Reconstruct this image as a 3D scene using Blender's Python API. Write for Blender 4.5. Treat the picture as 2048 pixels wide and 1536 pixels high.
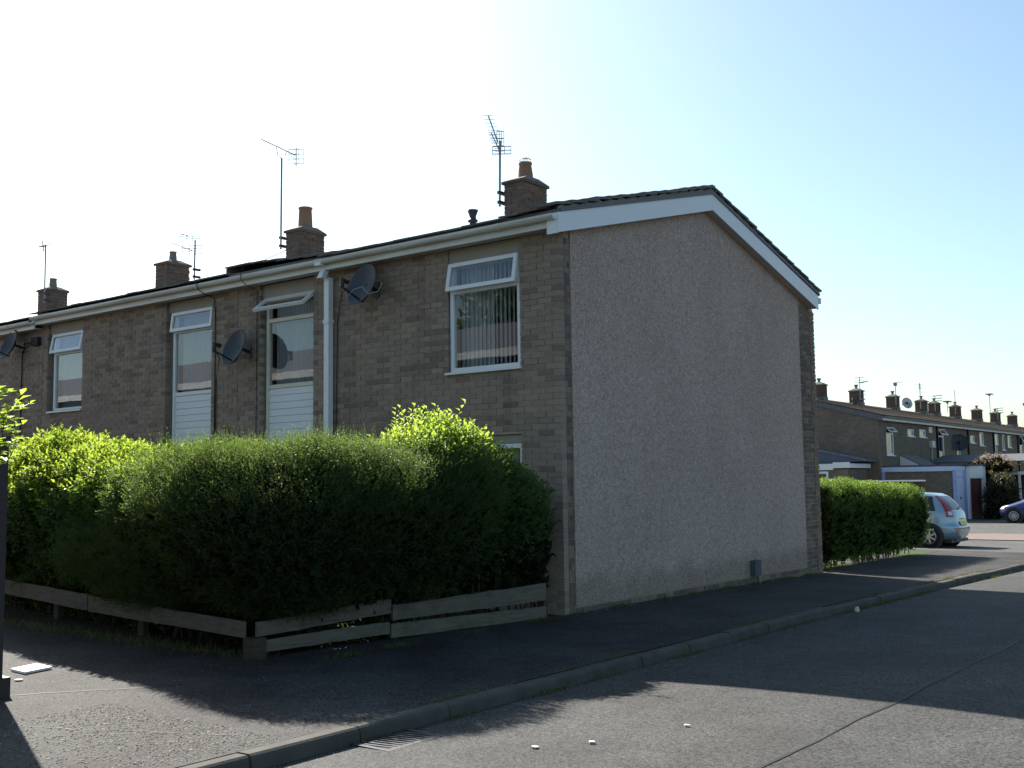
import bpy, bmesh, math, random
import numpy as np
from mathutils import Vector, Matrix
random.seed(7); NR = np.random.default_rng(11)
for o in list(bpy.data.objects): bpy.data.objects.remove(o)
S = bpy.context.scene; COL = S.collection

# ------------------------------------------------------------------ camera, sky, sun, exposure
cd = bpy.data.cameras.new('camera'); co = bpy.data.objects.new('camera', cd); COL.objects.link(co)
cd.sensor_fit = 'HORIZONTAL'; cd.sensor_width = 36.0; cd.lens = 2179.69 / 2048 * 36; cd.clip_start = .05; cd.clip_end = 3000
_r = Vector((0.78934963, 0.61380632, -0.01299829)); _u = Vector((0.06597273, -0.06375315, 0.99578267)); _f = Vector((-0.61038902, 0.78687822, 0.09081801))
co.matrix_world = Matrix(((_r.x, _u.x, -_f.x, 7.69344), (_r.y, _u.y, -_f.y, -10.89941), (_r.z, _u.z, -_f.z, 1.5945), (0, 0, 0, 1)))
S.camera = co
SUN = Vector((-1.22, .5, 1.0)).normalized()
w = bpy.data.worlds.new('World'); S.world = w; w.use_nodes = True
wn = w.node_tree; wn.nodes.clear()
sky = wn.nodes.new('ShaderNodeTexSky'); sky.sky_type = 'NISHITA'; sky.sun_disc = False
sky.sun_elevation = math.asin(SUN.z); sky.sun_rotation = math.atan2(SUN.x, SUN.y)
sky.air_density = 1.0; sky.dust_density = 1.5; sky.ozone_density = 1.2; sky.altitude = 50
bg = wn.nodes.new('ShaderNodeBackground'); bg.inputs[1].default_value = .068
wo = wn.nodes.new('ShaderNodeOutputWorld')
wb = wn.nodes.new('ShaderNodeMix'); wb.data_type = 'RGBA'; wb.blend_type = 'MULTIPLY'; wb.inputs[0].default_value = 1; wb.inputs[7].default_value = (.94, 1.045, 1.01, 1)   # camera white balance
wn.links.new(sky.outputs[0], wb.inputs[6]); wn.links.new(wb.outputs[2], bg.inputs[0]); wn.links.new(bg.outputs[0], wo.inputs[0])
sl = bpy.data.lights.new('sun', 'SUN'); sl.energy = 5.0; sl.angle = math.radians(.53); sl.color = (1, .95, .86)
so = bpy.data.objects.new('sun', sl); COL.objects.link(so); so.rotation_euler = SUN.to_track_quat('Z', 'Y').to_euler(); so.location = (-20, 8, 30)
S.view_settings.view_transform = 'Standard'; S.view_settings.look = 'None'; S.view_settings.gamma = 1
S.view_settings.exposure = 1.45; S.view_settings.use_curve_mapping = False
S.render.engine = 'CYCLES'

# ------------------------------------------------------------------ helpers
class MB:
    def __init__(s): s.v = []; s.f = []
    def quad(s, *p):
        b = len(s.v); s.v += [tuple(q) for q in p]; s.f.append(tuple(range(b, b + len(p)))); return s
    def box(s, x0, x1, y0, y1, z0, z1):
        b = len(s.v)
        s.v += [(x, y, z) for z in (z0, z1) for y in (y0, y1) for x in (x0, x1)]
        s.f += [tuple(b + i for i in q) for q in ((0, 2, 3, 1), (4, 5, 7, 6), (0, 1, 5, 4), (2, 6, 7, 3), (0, 4, 6, 2), (1, 3, 7, 5))]
        return s
    def obox(s, c, ax, ay, az):            # centre and three half vectors
        c = Vector(c); b = len(s.v); ax, ay, az = Vector(ax), Vector(ay), Vector(az)
        s.v += [tuple(c + i * ax + j * ay + k * az) for k in (-1, 1) for j in (-1, 1) for i in (-1, 1)]
        s.f += [tuple(b + i for i in q) for q in ((0, 2, 3, 1), (4, 5, 7, 6), (0, 1, 5, 4), (2, 6, 7, 3), (0, 4, 6, 2), (1, 3, 7, 5))]
        return s
    def bar(s, p, q, wd, h):               # rectangular bar from p to q
        p, q = Vector(p), Vector(q); d = q - p; u = d.cross(Vector((0, 0, 1)))
        u = u.normalized() if u.length > 1e-4 else Vector((1, 0, 0))
        v = u.cross(d).normalized(); return s.obox((p + q) / 2, d / 2, u * wd / 2, v * h / 2)
    def tube(s, pts, r, n=6, cap=True):
        pts = [Vector(p) for p in pts]; rs = r if isinstance(r, (list, tuple)) else [r] * len(pts); b = len(s.v)
        up = Vector((0, 0, 1))
        for i, p in enumerate(pts):
            d = (pts[min(i + 1, len(pts) - 1)] - pts[max(i - 1, 0)]).normalized()
            a = d.cross(up if abs(d.z) < .95 else Vector((1, 0, 0))).normalized(); c = a.cross(d)
            for k in range(n):
                t = 2 * math.pi * k / n; s.v.append(tuple(p + (a * math.cos(t) + c * math.sin(t)) * rs[i]))
        for i in range(len(pts) - 1):
            for k in range(n):
                s.f.append((b + i * n + k, b + i * n + (k + 1) % n, b + (i + 1) * n + (k + 1) % n, b + (i + 1) * n + k))
        if cap:
            s.f.append(tuple(b + k for k in range(n))); s.f.append(tuple(b + (len(pts) - 1) * n + k for k in range(n)))
        return s
    def lathe(s, prof, c=(0, 0, 0), n=16, axis='z'):
        b = len(s.v); c = Vector(c)
        for (r, h) in prof:
            for k in range(n):
                t = 2 * math.pi * k / n; a, e = r * math.cos(t), r * math.sin(t)
                s.v.append(tuple(c + (Vector((a, e, h)) if axis == 'z' else Vector((a, h, e)) if axis == 'y' else Vector((h, a, e)))))
        for i in range(len(prof) - 1):
            for k in range(n):
                s.f.append((b + i * n + k, b + i * n + (k + 1) % n, b + (i + 1) * n + (k + 1) % n, b + (i + 1) * n + k))
        return s
    def prism(s, poly, d):                 # polygon (3d points) extruded by vector d
        d = Vector(d); n = len(poly); b = len(s.v); poly = [Vector(p) for p in poly]
        s.v += [tuple(p) for p in poly] + [tuple(p + d) for p in poly]
        s.f += [tuple(b + i for i in range(n)), tuple(b + n + i for i in reversed(range(n)))]
        s.f += [(b + i, b + (i + 1) % n, b + n + (i + 1) % n, b + n + i) for i in range(n)]
        return s
    def grid(s, fn, nu, nv):
        b = len(s.v)
        for j in range(nv + 1):
            for i in range(nu + 1): s.v.append(tuple(fn(i / nu, j / nv)))
        for j in range(nv):
            for i in range(nu):
                a = b + j * (nu + 1) + i; s.f.append((a, a + 1, a + nu + 2, a + nu + 1))
        return s
    def mesh(s, name, m):
        me = bpy.data.meshes.new(name); me.from_pydata(s.v, [], s.f)
        bm = bmesh.new(); bm.from_mesh(me); bmesh.ops.recalc_face_normals(bm, faces=bm.faces); bm.to_mesh(me); bm.free()
        me.materials.append(m); return me
    def build(s, name, m, parent=None, smooth=False):
        me = s.mesh(name, m)
        if smooth:
            for p in me.polygons: p.use_smooth = True
        return link(name, me, parent)
def link(name, me, parent=None):
    o = bpy.data.objects.new(name, me); COL.objects.link(o)
    if parent is not None: o.parent = parent
    return o
def empty(name, loc=(0, 0, 0)):
    o = bpy.data.objects.new(name, None); COL.objects.link(o); o.location = loc; o.empty_display_size = .2; return o
def tag(o, label=None, cat=None, group=None, kind=None):
    if label: o['label'] = label
    if cat: o['category'] = cat
    if group: o['group'] = group
    if kind: o['kind'] = kind
    return o
def copy_tree(o, parent=None):
    c = o.copy(); COL.objects.link(c)
    if parent is not None: c.parent = parent
    for ch in list(o.children): copy_tree(ch, c)
    return c
def fast_mesh(name, V, F, m):              # numpy verts (n,3), quads (k,4)
    me = bpy.data.meshes.new(name); me.vertices.add(len(V)); me.vertices.foreach_set('co', np.asarray(V, np.float32).ravel())
    k, c = F.shape; me.loops.add(k * c); me.loops.foreach_set('vertex_index', np.asarray(F, np.int32).ravel())
    me.polygons.add(k); me.polygons.foreach_set('loop_start', np.arange(0, k * c, c, dtype=np.int32)); me.update(); me.validate()
    me.materials.append(m); return me
def gz(y): return float(np.interp(y, [2, 8, 13, 22, 30], [0, -.06, -.13, -.30, -.34]))

# ------------------------------------------------------------------ materials
class NT:
    def __init__(s, name):
        s.m = bpy.data.materials.new(name); s.m.use_nodes = True; s.t = s.m.node_tree; s.t.nodes.clear()
        s.out = s.n('ShaderNodeOutputMaterial')
    def n(s, typ, **kw):
        nd = s.t.nodes.new(typ)
        for k, v in kw.items():
            if isinstance(k, str) and hasattr(nd, k): setattr(nd, k, v)
        return nd
    def l(s, a, b): s.t.links.new(a, b)
    def pos(s, sc=(1, 1, 1), kind='world'):
        if kind == 'world': o = s.n('ShaderNodeNewGeometry').outputs['Position']
        else: o = s.n('ShaderNodeTexCoord').outputs['Object']
        mp = s.n('ShaderNodeMapping'); mp.inputs['Scale'].default_value = sc; s.l(o, mp.inputs[0]); return mp.outputs[0]
    def noise(s, scale, detail=3, rough=.55, vec=None):
        nd = s.n('ShaderNodeTexNoise'); nd.inputs['Scale'].default_value = scale; nd.inputs['Detail'].default_value = detail; nd.inputs['Roughness'].default_value = rough
        s.l(vec if vec is not None else s.pos(), nd.inputs['Vector']); return nd.outputs[0]
    def ramp(s, fac, stops, const=False):
        nd = s.n('ShaderNodeValToRGB'); r = nd.color_ramp
        if const: r.interpolation = 'CONSTANT'
        while len(r.elements) < len(stops): r.elements.new(.5)
        for e, (p, c) in zip(r.elements, stops): e.position = p; e.color = (*c, 1) if len(c) == 3 else c
        s.l(fac, nd.inputs[0]); return nd.outputs[0]
    def mix(s, a, b, fac, mode='MIX'):
        nd = s.n('ShaderNodeMix', data_type='RGBA', blend_type=mode)
        for i, v in ((0, fac), (6, a), (7, b)):
            if hasattr(v, 'links'): s.l(v, nd.inputs[i])
            elif i == 0: nd.inputs[0].default_value = v
            else: nd.inputs[i].default_value = (*v, 1)
        return nd.outputs[2]
    def math(s, op, a, b=0.):
        nd = s.n('ShaderNodeMath', operation=op)
        for i, v in ((0, a), (1, b)):
            if hasattr(v, 'links'): s.l(v, nd.inputs[i])
            else: nd.inputs[i].default_value = v
        return nd.outputs[0]
    def bump(s, h, strength=.3, dist=.01, nrm=None):
        nd = s.n('ShaderNodeBump'); nd.inputs['Strength'].default_value = strength; nd.inputs['Distance'].default_value = dist; s.l(h, nd.inputs['Height'])
        if nrm is not None: s.l(nrm, nd.inputs['Normal'])
        return nd.outputs[0]
    def bsdf(s, col, rough=.8, spec=.3, metal=0., nrm=None, **kw):
        nd = s.n('ShaderNodeBsdfPrincipled')
        for k, v in (('Base Color', col), ('Roughness', rough), ('Specular IOR Level', spec), ('Metallic', metal), ('Normal', nrm)):
            if v is None: continue
            if hasattr(v, 'links'): s.l(v, nd.inputs[k])
            else: nd.inputs[k].default_value = (*v, 1) if isinstance(v, tuple) else v
        for k, v in kw.items(): nd.inputs[k].default_value = v
        return nd.outputs[0]
    def done(s, sh): s.l(sh, s.out.inputs[0]); return s.m

def simple(name, col, rough=.7, spec=.3, metal=0., var=.12, scale=6., bump=0., bscale=60., **kw):
    n = NT(name); f = n.noise(scale, 4)
    c = n.mix(tuple(x * (1 - var) for x in col), tuple(min(1, x * (1 + var)) for x in col), f)
    nr = n.bump(n.noise(bscale, 3), bump, .004) if bump else None
    return n.done(n.bsdf(c, rough, spec, metal, nr, **kw))
def rnd_island(n):
    g = n.n('ShaderNodeNewGeometry'); o = n.n('ShaderNodeObjectInfo')
    return n.math('FRACT', n.math('ADD', g.outputs['Random Per Island'], o.outputs['Random']))
def brick_mat(name, pal):
    n = NT(name); r = rnd_island(n)
    c = n.ramp(r, [(i / len(pal), p) for i, p in enumerate(pal)], True)
    c = n.mix(c, (.5, .5, .5), n.math('MULTIPLY', n.noise(3.1, 3), .12))
    big = n.noise(.55, 3); c = n.mix(c, n.mix(c, (.72, .71, .7), 1., 'MULTIPLY'), n.math('MULTIPLY', big, .8))
    st = n.noise(1., 4, .6, n.pos((3.2, 3.2, .28))); c = n.mix(c, n.mix(c, (.62, .6, .58), 1., 'MULTIPLY'), n.ramp(st, [(.52, (0, 0, 0)), (.74, (.8, .8, .8))]))
    fine = n.noise(70, 4, .7); c = n.mix(c, n.mix(c, (.68, .66, .64), 1., 'MULTIPLY'), fine)
    return n.done(n.bsdf(c, .9, .2, 0, n.bump(n.noise(130, 3, .7), .5, .004)))
BUFF = [(0.396, 0.295, 0.222), (0.357, 0.271, 0.211), (0.427, 0.319, 0.243), (0.326, 0.253, 0.2), (0.381, 0.284, 0.222), (0.35, 0.253, 0.194), (0.403, 0.308, 0.246), (0.271, 0.193, 0.15), (0.373, 0.281, 0.211), (0.296, 0.213, 0.168), (0.416, 0.316, 0.237), (0.337, 0.263, 0.211), (0.248, 0.182, 0.147), (0.388, 0.295, 0.229), (0.334, 0.245, 0.19), (0.373, 0.291, 0.233)]
DARK = [(0.221, 0.156, 0.117), (0.182, 0.13, 0.104), (0.273, 0.202, 0.15), (0.156, 0.12, 0.104), (0.312, 0.234, 0.176), (0.202, 0.14, 0.114), (0.26, 0.195, 0.156)]
M = {}
M['brick'] = brick_mat('buff_brick', BUFF)
M['brick_dark'] = brick_mat('brown_brick', DARK)
M['brick_chimney'] = brick_mat('chimney_brick', [(.17, .11, .085), (.13, .095, .08), (.2, .13, .1), (.155, .115, .1)])
M['brick_pier'] = brick_mat('pier_brick', [(.3, .215, .15), (.25, .18, .13), (.34, .25, .17), (.28, .2, .15)])
M['mortar'] = simple('mortar', (.37, .315, .25), .95, .1, var=.2, scale=9, bump=.4, bscale=200)
M['mortar_pale'] = simple('chimney_mortar', (.4, .37, .32), .95, .1, var=.2, scale=20)
def far_brick(nm='far_brickwork', C1=(.235, .19, .145, 1), C2=(.15, .118, .094, 1), CM=(.25, .215, .17, 1)):
    n = NT(nm); g = n.n('ShaderNodeNewGeometry'); sx = n.n('ShaderNodeSeparateXYZ'); n.l(g.outputs['Position'], sx.inputs[0])
    cx = n.n('ShaderNodeCombineXYZ'); n.l(n.math('ADD', sx.outputs[0], sx.outputs[1]), cx.inputs[0]); n.l(sx.outputs[2], cx.inputs[1])
    b = n.n('ShaderNodeTexBrick'); n.l(cx.outputs[0], b.inputs['Vector'])
    for k, v in (('Color1', C1), ('Color2', C2), ('Mortar', CM), ('Scale', 1.), ('Mortar Size', .008), ('Brick Width', .225), ('Row Height', .075), ('Bias', -.2)): b.inputs[k].default_value = v
    c = n.mix(b.outputs[0], n.mix(b.outputs[0], (.55, .5, .47), 1., 'MULTIPLY'), n.noise(.9, 5, .7))
    return n.done(n.bsdf(c, .9, .2))
M['far_brick'] = far_brick(); M['far_chimney'] = far_brick('far_chimney_brick', (.115, .088, .073, 1), (.085, .068, .06, 1), (.13, .11, .095, 1))
def pebbledash():
    n = NT('pebbledash'); v = n.n('ShaderNodeTexVoronoi'); v.inputs['Scale'].default_value = 95; n.l(n.pos(), v.inputs['Vector'])
    sep = n.n('ShaderNodeSeparateColor'); n.l(v.outputs['Color'], sep.inputs[0])
    c = n.ramp(sep.outputs[0], [(0, (.27, .2, .165)), (.12, (.42, .312, .258)), (.4, (.51, .39, .33)), (.62, (.46, .35, .295)), (.8, (.55, .44, .38)), (.93, (.64, .57, .51))], True)
    c = n.mix(c, n.mix(c, (.91, .89, .89), 1., 'MULTIPLY'), n.ramp(n.noise(.8, 4), [(.35, (0, 0, 0)), (.7, (1, 1, 1))]))
    c = n.mix(c, n.mix(c, (.78, .76, .75), 1., 'MULTIPLY'), n.ramp(n.noise(16, 3), [(.45, (0, 0, 0)), (.7, (.8, .8, .8))]))
    st = n.noise(1, 4, .6, n.pos((5, 5, .35)))
    c = n.mix(c, n.mix(c, (.93, .92, .91), 1., 'MULTIPLY'), n.ramp(st, [(.52, (0, 0, 0)), (.75, (.7, .7, .7))]))
    sz = n.n('ShaderNodeSeparateXYZ'); n.l(n.pos(), sz.inputs[0]); low = n.math('ADD', sz.outputs[2], n.math('MULTIPLY', n.noise(2.2, 4), -.55))
    c = n.mix(c, n.mix(c, (.68, .67, .62), 1., 'MULTIPLY'), n.ramp(low, [(-.0, (.85, .85, .85)), (.22, (0, 0, 0))]))      # splash-dirt band with its own ragged edge
    sp_ = n.noise(1.7, 2, .4); c = n.mix(c, (.2, .12, .09), n.ramp(sp_, [(.74, (0, 0, 0)), (.8, (.5, .5, .5))]))
    return n.done(n.bsdf(c, .92, .25, 0, n.bump(v.outputs['Distance'], .35, .01)))
M['pebble'] = pebbledash()
def asphalt(name, base, lo, stones=.5, rough=.62, spec=.5, patch=(.8, .8, .8)):
    n = NT(name); v = n.n('ShaderNodeTexVoronoi'); v.inputs['Scale'].default_value = 85; n.l(n.pos(), v.inputs['Vector'])
    sep = n.n('ShaderNodeSeparateColor'); n.l(v.outputs['Color'], sep.inputs[0])
    c = n.ramp(sep.outputs[0], [(0, lo), (.35, base), (.75, tuple(x * 1.35 for x in base)), (.92, tuple(x * 1.6 for x in base))], True)
    big = n.noise(.7, 5, .65)
    c = n.mix(c, n.mix(c, patch, 1., 'MULTIPLY'), n.ramp(big, [(.4, (0, 0, 0)), (.6, (1, 1, 1))]))
    c = n.mix(c, tuple(x * 1.5 for x in base), n.ramp(n.noise(3.5, 5, .7), [(.5, (0, 0, 0)), (.8, (.45, .45, .45))]))
    h = n.math('ADD', v.outputs['Distance'], n.math('MULTIPLY', n.noise(24, 4), .8))
    return n.done(n.bsdf(c, rough, spec, 0, n.bump(h, stones, .012)))
M['road'] = asphalt('road_asphalt', (.064, .063, .061), (.026, .026, .026), .4, .85, .2, (.74, .73, .72))
M['pave'] = asphalt('footway_asphalt', (.055, .0525, .0515), (.02, .02, .021), .5, .85, .2, (.6, .55, .55))
M['side'] = asphalt('forecourt_asphalt', (.1, .098, .092), (.04, .04, .04), .4, .85, .2)
M['kerb'] = simple('kerb_concrete', (.08, .076, .068), .9, .15, var=.45, scale=5, bump=.5, bscale=90)
M['seam'] = simple('tar_seam', (.012, .012, .012), .7, .3, var=.3)
M['soil'] = simple('soil', (.03, .024, .018), .95, .1, var=.4, scale=8, bump=.8, bscale=30)
M['slab'] = simple('path_concrete', (.42, .39, .33), .9, .2, var=.15)
M['lawn'] = simple('lawn_green', (.05, .075, .022), .9, .1, var=.4, scale=7, bump=.8, bscale=80)
M['redpave'] = simple('red_paving', (.17, .13, .115), .9, .2, var=.25, scale=5)
M['white'] = simple('white_upvc', (.74, .74, .73), .38, .45, var=.04, scale=1.3)
def fascia():
    n = NT('weathered_fascia'); st = n.noise(1., 4, .6, n.pos((.7, 5, 16)))
    c = n.mix((.7, .69, .66), (.42, .37, .29), n.ramp(st, [(.42, (0, 0, 0)), (.72, (.75, .75, .75))]))
    return n.done(n.bsdf(c, .45, .4))
M['fascia'] = fascia()
M['barge'] = simple('white_bargeboard', (.76, .76, .77), .42, .45, var=.03, scale=.8)
M['soffit'] = simple('soffit_board', (.5, .46, .42), .7, .3, var=.1, scale=2)
M['cream'] = simple('cream_timber', (.66, .61, .5), .6, .3, var=.1)
M['clad'] = simple('white_cladding', (.72, .73, .73), .45, .4, var=.04)
M['lintel'] = simple('rendered_lintel', (.33, .29, .235), .9, .2, var=.18, scale=3, bump=.3)
def tile_mat(name, pal, moss):
    n = NT(name); r = rnd_island(n); c = n.ramp(r, [(i / len(pal), p) for i, p in enumerate(pal)], True)
    c = n.mix(c, moss, n.ramp(n.noise(4, 5, .7), [(.45, (0, 0, 0)), (.7, (.8, .8, .8))]))
    return n.done(n.bsdf(c, .85, .25, 0, n.bump(n.noise(60, 4), .5, .006)))
M['tile'] = tile_mat('concrete_tile', [(.15, .135, .125), (.13, .12, .115), (.175, .155, .14), (.115, .108, .105)], (.2, .18, .14))
M['tile_red'] = tile_mat('brown_tile', [(.145, .092, .066), (.13, .086, .064), (.16, .105, .078), (.115, .076, .058)], (.16, .135, .085))
M['verge'] = simple('verge_mortar', (.24, .21, .175), .95, .1, var=.35, scale=12, bump=.6)
M['lead'] = simple('dark_lead', (.11, .115, .125), .55, .4, var=.2)
M['terracotta'] = simple('terracotta', (.26, .155, .11), .8, .25, var=.15, scale=9)
M['claypot'] = simple('grey_clay', (.2, .185, .17), .85, .2, var=.2)
M['flaunch'] = simple('flaunching', (.19, .165, .145), .95, .1, var=.3, scale=9, bump=.5)
M['galv'] = simple('galvanised_steel', (.22, .22, .23), .45, .5, .8, var=.15)
M['steel_bright'] = simple('bright_steel', (.65, .66, .68), .3, .5, .9, var=.1)
M['dark_metal'] = simple('dark_metal', (.045, .047, .055), .5, .4, .2, var=.2)
M['dish'] = simple('dish_grey', (.05, .054, .064), .55, .4, .0, var=.12, scale=5)
M['dish_pale'] = simple('dish_pale', (.55, .55, .55), .5, .4, var=.08)
M['black'] = simple('black_plastic', (.018, .018, .02), .5, .4, var=.2)
M['cable'] = simple('cable_black', (.02, .02, .022), .6, .3)
M['cable_pale'] = simple('cable_pale', (.45, .43, .38), .6, .3)
def wood(name, a, b):
    n = NT(name); g = n.noise(2.2, 5, .65, n.pos((1.5, 1.5, 26), 'object')); c = n.mix(a, b, n.ramp(g, [(.3, (0, 0, 0)), (.75, (1, 1, 1))]))
    c = n.mix(c, (.05, .055, .035), n.ramp(n.noise(3.5, 4), [(.5, (0, 0, 0)), (.75, (.7, .7, .7))]))
    return n.done(n.bsdf(c, .9, .15, 0, n.bump(g, .5, .006)))
M['timber'] = wood('weathered_timber', (.1, .086, .068), (.19, .162, .13))
M['timber_dark'] = wood('creosoted_timber', (.05, .04, .032), (.09, .07, .055))
def glass(name, tint=(1, 1, 1)):
    n = NT(name); tr = n.n('ShaderNodeBsdfTransparent'); tr.inputs[0].default_value = (*[x * .9 for x in tint], 1)
    gl = n.n('ShaderNodeBsdfGlossy'); gl.inputs['Roughness'].default_value = .008; gl.inputs[0].default_value = (.95, .97, 1, 1)
    nr = n.bump(n.noise(1.1, 2), .012, .1); n.l(nr, gl.inputs['Normal'])
    lw = n.n('ShaderNodeLayerWeight'); lw.inputs[0].default_value = .5; fr = n.math('ADD', n.math('MULTIPLY', n.math('POWER', lw.outputs['Facing'], 3.), .65), .045)
    mx = n.n('ShaderNodeMixShader'); n.l(fr, mx.inputs[0]); n.l(tr.outputs[0], mx.inputs[1]); n.l(gl.outputs[0], mx.inputs[2])
    return n.done(mx.outputs[0])
M['glass'] = glass('window_glass')
M['carglass'] = simple('tinted_glass', (.02, .025, .03), .06, .6, var=.02)
def cloth(name, col, sc):
    n = NT(name); f = n.noise(sc, 3, .5, n.pos((1, 1, .15)))
    c = n.mix(tuple(x * .75 for x in col), col, f); d = n.bsdf(c, .9, .1)
    t = n.n('ShaderNodeBsdfTranslucent'); n.l(c, t.inputs[0]); mx = n.n('ShaderNodeMixShader'); mx.inputs[0].default_value = .3
    n.l(d, mx.inputs[1]); n.l(t.outputs[0], mx.inputs[2]); return n.done(mx.outputs[0])
M['blind'] = cloth('blind_fabric', (.74, .77, .78), 3)
M['net'] = cloth('net_curtain', (.6, .62, .62), 4)
M['curtain'] = cloth('teal_curtain', (.3, .38, .42), 4)
M['room'] = simple('room_plaster', (.3, .29, .27), .9, .1)
def leafm(name, a, b, trans, tmul=1.6, gloss=.35):
    n = NT(name); r = rnd_island(n); c = n.mix(a, b, r)
    d = n.bsdf(c, .5, gloss); t = n.n('ShaderNodeBsdfTranslucent')
    n.l(n.mix(tuple(min(.9, x * tmul * k) for x, k in zip(a, (1.15, 1.1, .6))), tuple(min(.9, x * tmul * k) for x, k in zip(b, (1.15, 1.1, .6))), r), t.inputs[0])
    mx = n.n('ShaderNodeMixShader'); mx.inputs[0].default_value = trans; n.l(d, mx.inputs[1]); n.l(t.outputs[0], mx.inputs[2]); return n.done(mx.outputs[0])
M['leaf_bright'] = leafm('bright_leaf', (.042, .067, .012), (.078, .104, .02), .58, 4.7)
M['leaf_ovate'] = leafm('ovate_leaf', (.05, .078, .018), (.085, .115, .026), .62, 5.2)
M['leaf_mass'] = leafm('shaded_ovate_leaf', (.02, .042, .014), (.036, .064, .019), .45, 5.)  # darker leaf colour standing in for shade on the lower foliage
M['leaf_fine'] = leafm('fine_leaf', (.028, .05, .018), (.05, .072, .025), .45, 3.4)
M['leaf_dark'] = leafm('dark_leaf', (.022, .045, .014), (.04, .065, .02), .4, 2.6)
M['leaf_privet'] = leafm('privet_leaf', (.026, .047, .011), (.046, .072, .017), .48, 4.6)
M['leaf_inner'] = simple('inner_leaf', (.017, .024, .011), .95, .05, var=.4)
M['leaf_dry'] = leafm('russet_leaf', (.09, .06, .035), (.16, .1, .06), .4, 1.4)
M['leaf_brown'] = leafm('brown_leaf', (.022, .026, .014), (.04, .036, .02), .4, 2.)
M['twig'] = simple('twig_bark', (.07, .052, .038), .9, .1, var=.3, scale=20)
M['grass'] = leafm('weed_leaf', (.06, .085, .02), (.12, .13, .04), .4, 1.4)
M['blue_paint'] = simple('pale_blue_paint', (.55, .6, .76), .6, .3, var=.12, scale=3)
M['blue_trim'] = simple('blue_trim_paint', (.33, .4, .68), .6, .3, var=.2, scale=4)
M['maroon'] = simple('maroon_door', (.13, .04, .036), .6, .3, var=.2)
M['greyroof'] = simple('roofing_felt', (.1, .1, .11), .9, .2, var=.25)
M['blueroof'] = simple('blue_grey_slate', (.1, .12, .17), .7, .3, var=.2)
M['post'] = simple('dark_post_paint', (.035, .026, .026), .55, .35, var=.2, scale=9)
M['gravel'] = brick_mat('stone_chips', [(.12, .115, .105), (.2, .19, .17), (.08, .075, .07), (.3, .28, .25)])
M['sign'] = simple('sign_white', (.8, .79, .77), .4, .4, var=.03)
M['ink'] = simple('sign_ink', (.03, .03, .032), .6, .3)
M['grey_box'] = simple('grey_plastic', (.2, .2, .21), .6, .3)
M['litter'] = simple('litter_paper', (.6, .58, .55), .8, .2)
def paint(name, col, metal=.3): return simple(name, col, .28, .5, metal, var=.03, **{'Coat Weight': .7, 'Coat Roughness': .06})
M['silver'] = paint('silver_blue_paint', (.26, .37, .44), .35)
M['bluecar'] = paint('royal_blue_paint', (.014, .022, .13), .2)
M['tyre'] = simple('tyre_rubber', (.02, .02, .021), .8, .2)
M['alloy'] = simple('alloy_rim', (.45, .46, .48), .35, .5, .7)
M['redlamp'] = simple('red_lens', (.35, .012, .016), .12, .6, var=.05, **{'Coat Weight': .6})
M['clearlamp'] = simple('clear_lens', (.6, .6, .58), .12, .6, var=.05)
M['plate'] = simple('yellow_plate', (.62, .5, .16), .5, .3)

# ------------------------------------------------------------------ ground, road, kerb
def sheet(name, xs, ys, zf, m, kind='structure', label=None):
    mb = MB(); nx, ny = len(xs) - 1, len(ys) - 1; b = 0
    mb.v = [(x, y, zf(x, y)) for y in ys for x in xs]
    mb.f = [(j * (nx + 1) + i, j * (nx + 1) + i + 1, (j + 1) * (nx + 1) + i + 1, (j + 1) * (nx + 1) + i) for j in range(ny) for i in range(nx)]
    o = mb.build(name, m, None, True); o['kind'] = kind; return o
YS = [-60, -20, -9, -4, 0, 2, 5, 8, 10.5, 13, 17.5, 22, 26, 30, 60, 160]
KX = 2.22                                               # pavement edge of the kerb
sheet('ground', [-900, -60, -20, 0, 2, 9, 40, 900], [-900, -100] + YS + [900], lambda x, y: gz(y) - .25, M['soil'])
def roadz(x, y): return gz(y) - .1 + .06 * max(0, 1 - ((x - 4.9) / 2.5) ** 2)
sheet('road', [2.3, 2.9, 3.5, 4.2, 4.9, 5.6, 6.3, 6.9, 7.5], YS, roadz, M['road'])
sheet('pavement', [-60, -14, -6, -2, 0, 1.2, KX], YS[:11], lambda x, y: gz(y), M['pave'])
sheet('opposite_pavement', [7.42, 9, 12, 40], YS, lambda x, y: gz(y), M['pave'])
sheet('side_road', [-60, -20, -8, -3, 0, 2.4], [17.5, 20, 22, 24.3], lambda x, y: gz(y) - .002, M['side'])
sheet('brick_paving', [-12, -6, -2, 2.4], [24.3, 26, 28.6], lambda x, y: gz(y) + .02, M['redpave'])
sheet('forecourt', [-60, -20, -8, -3, 2.4], [28.6, 30, 45, 160], lambda x, y: gz(y) - .002, M['side'])
# tarred joint along the middle of the road
mb = MB()
for i in range(60):
    y0 = -9 + i * .4; y1 = y0 + .4; j0 = math.sin(i * 1.7) * .012; j1 = math.sin((i + 1) * 1.7) * .012; wd = .011 + .006 * math.sin(i * .9)
    mb.quad((4.88 + j0 - wd, y0, roadz(4.88, y0) + .004), (4.88 + j0 + wd, y0, roadz(4.88, y0) + .004), (4.88 + j1 + wd, y1, roadz(4.88, y1) + .004), (4.88 + j1 - wd, y1, roadz(4.88, y1) + .004))
o = mb.build('road_joint', M['seam']); o['kind'] = 'structure'
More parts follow.
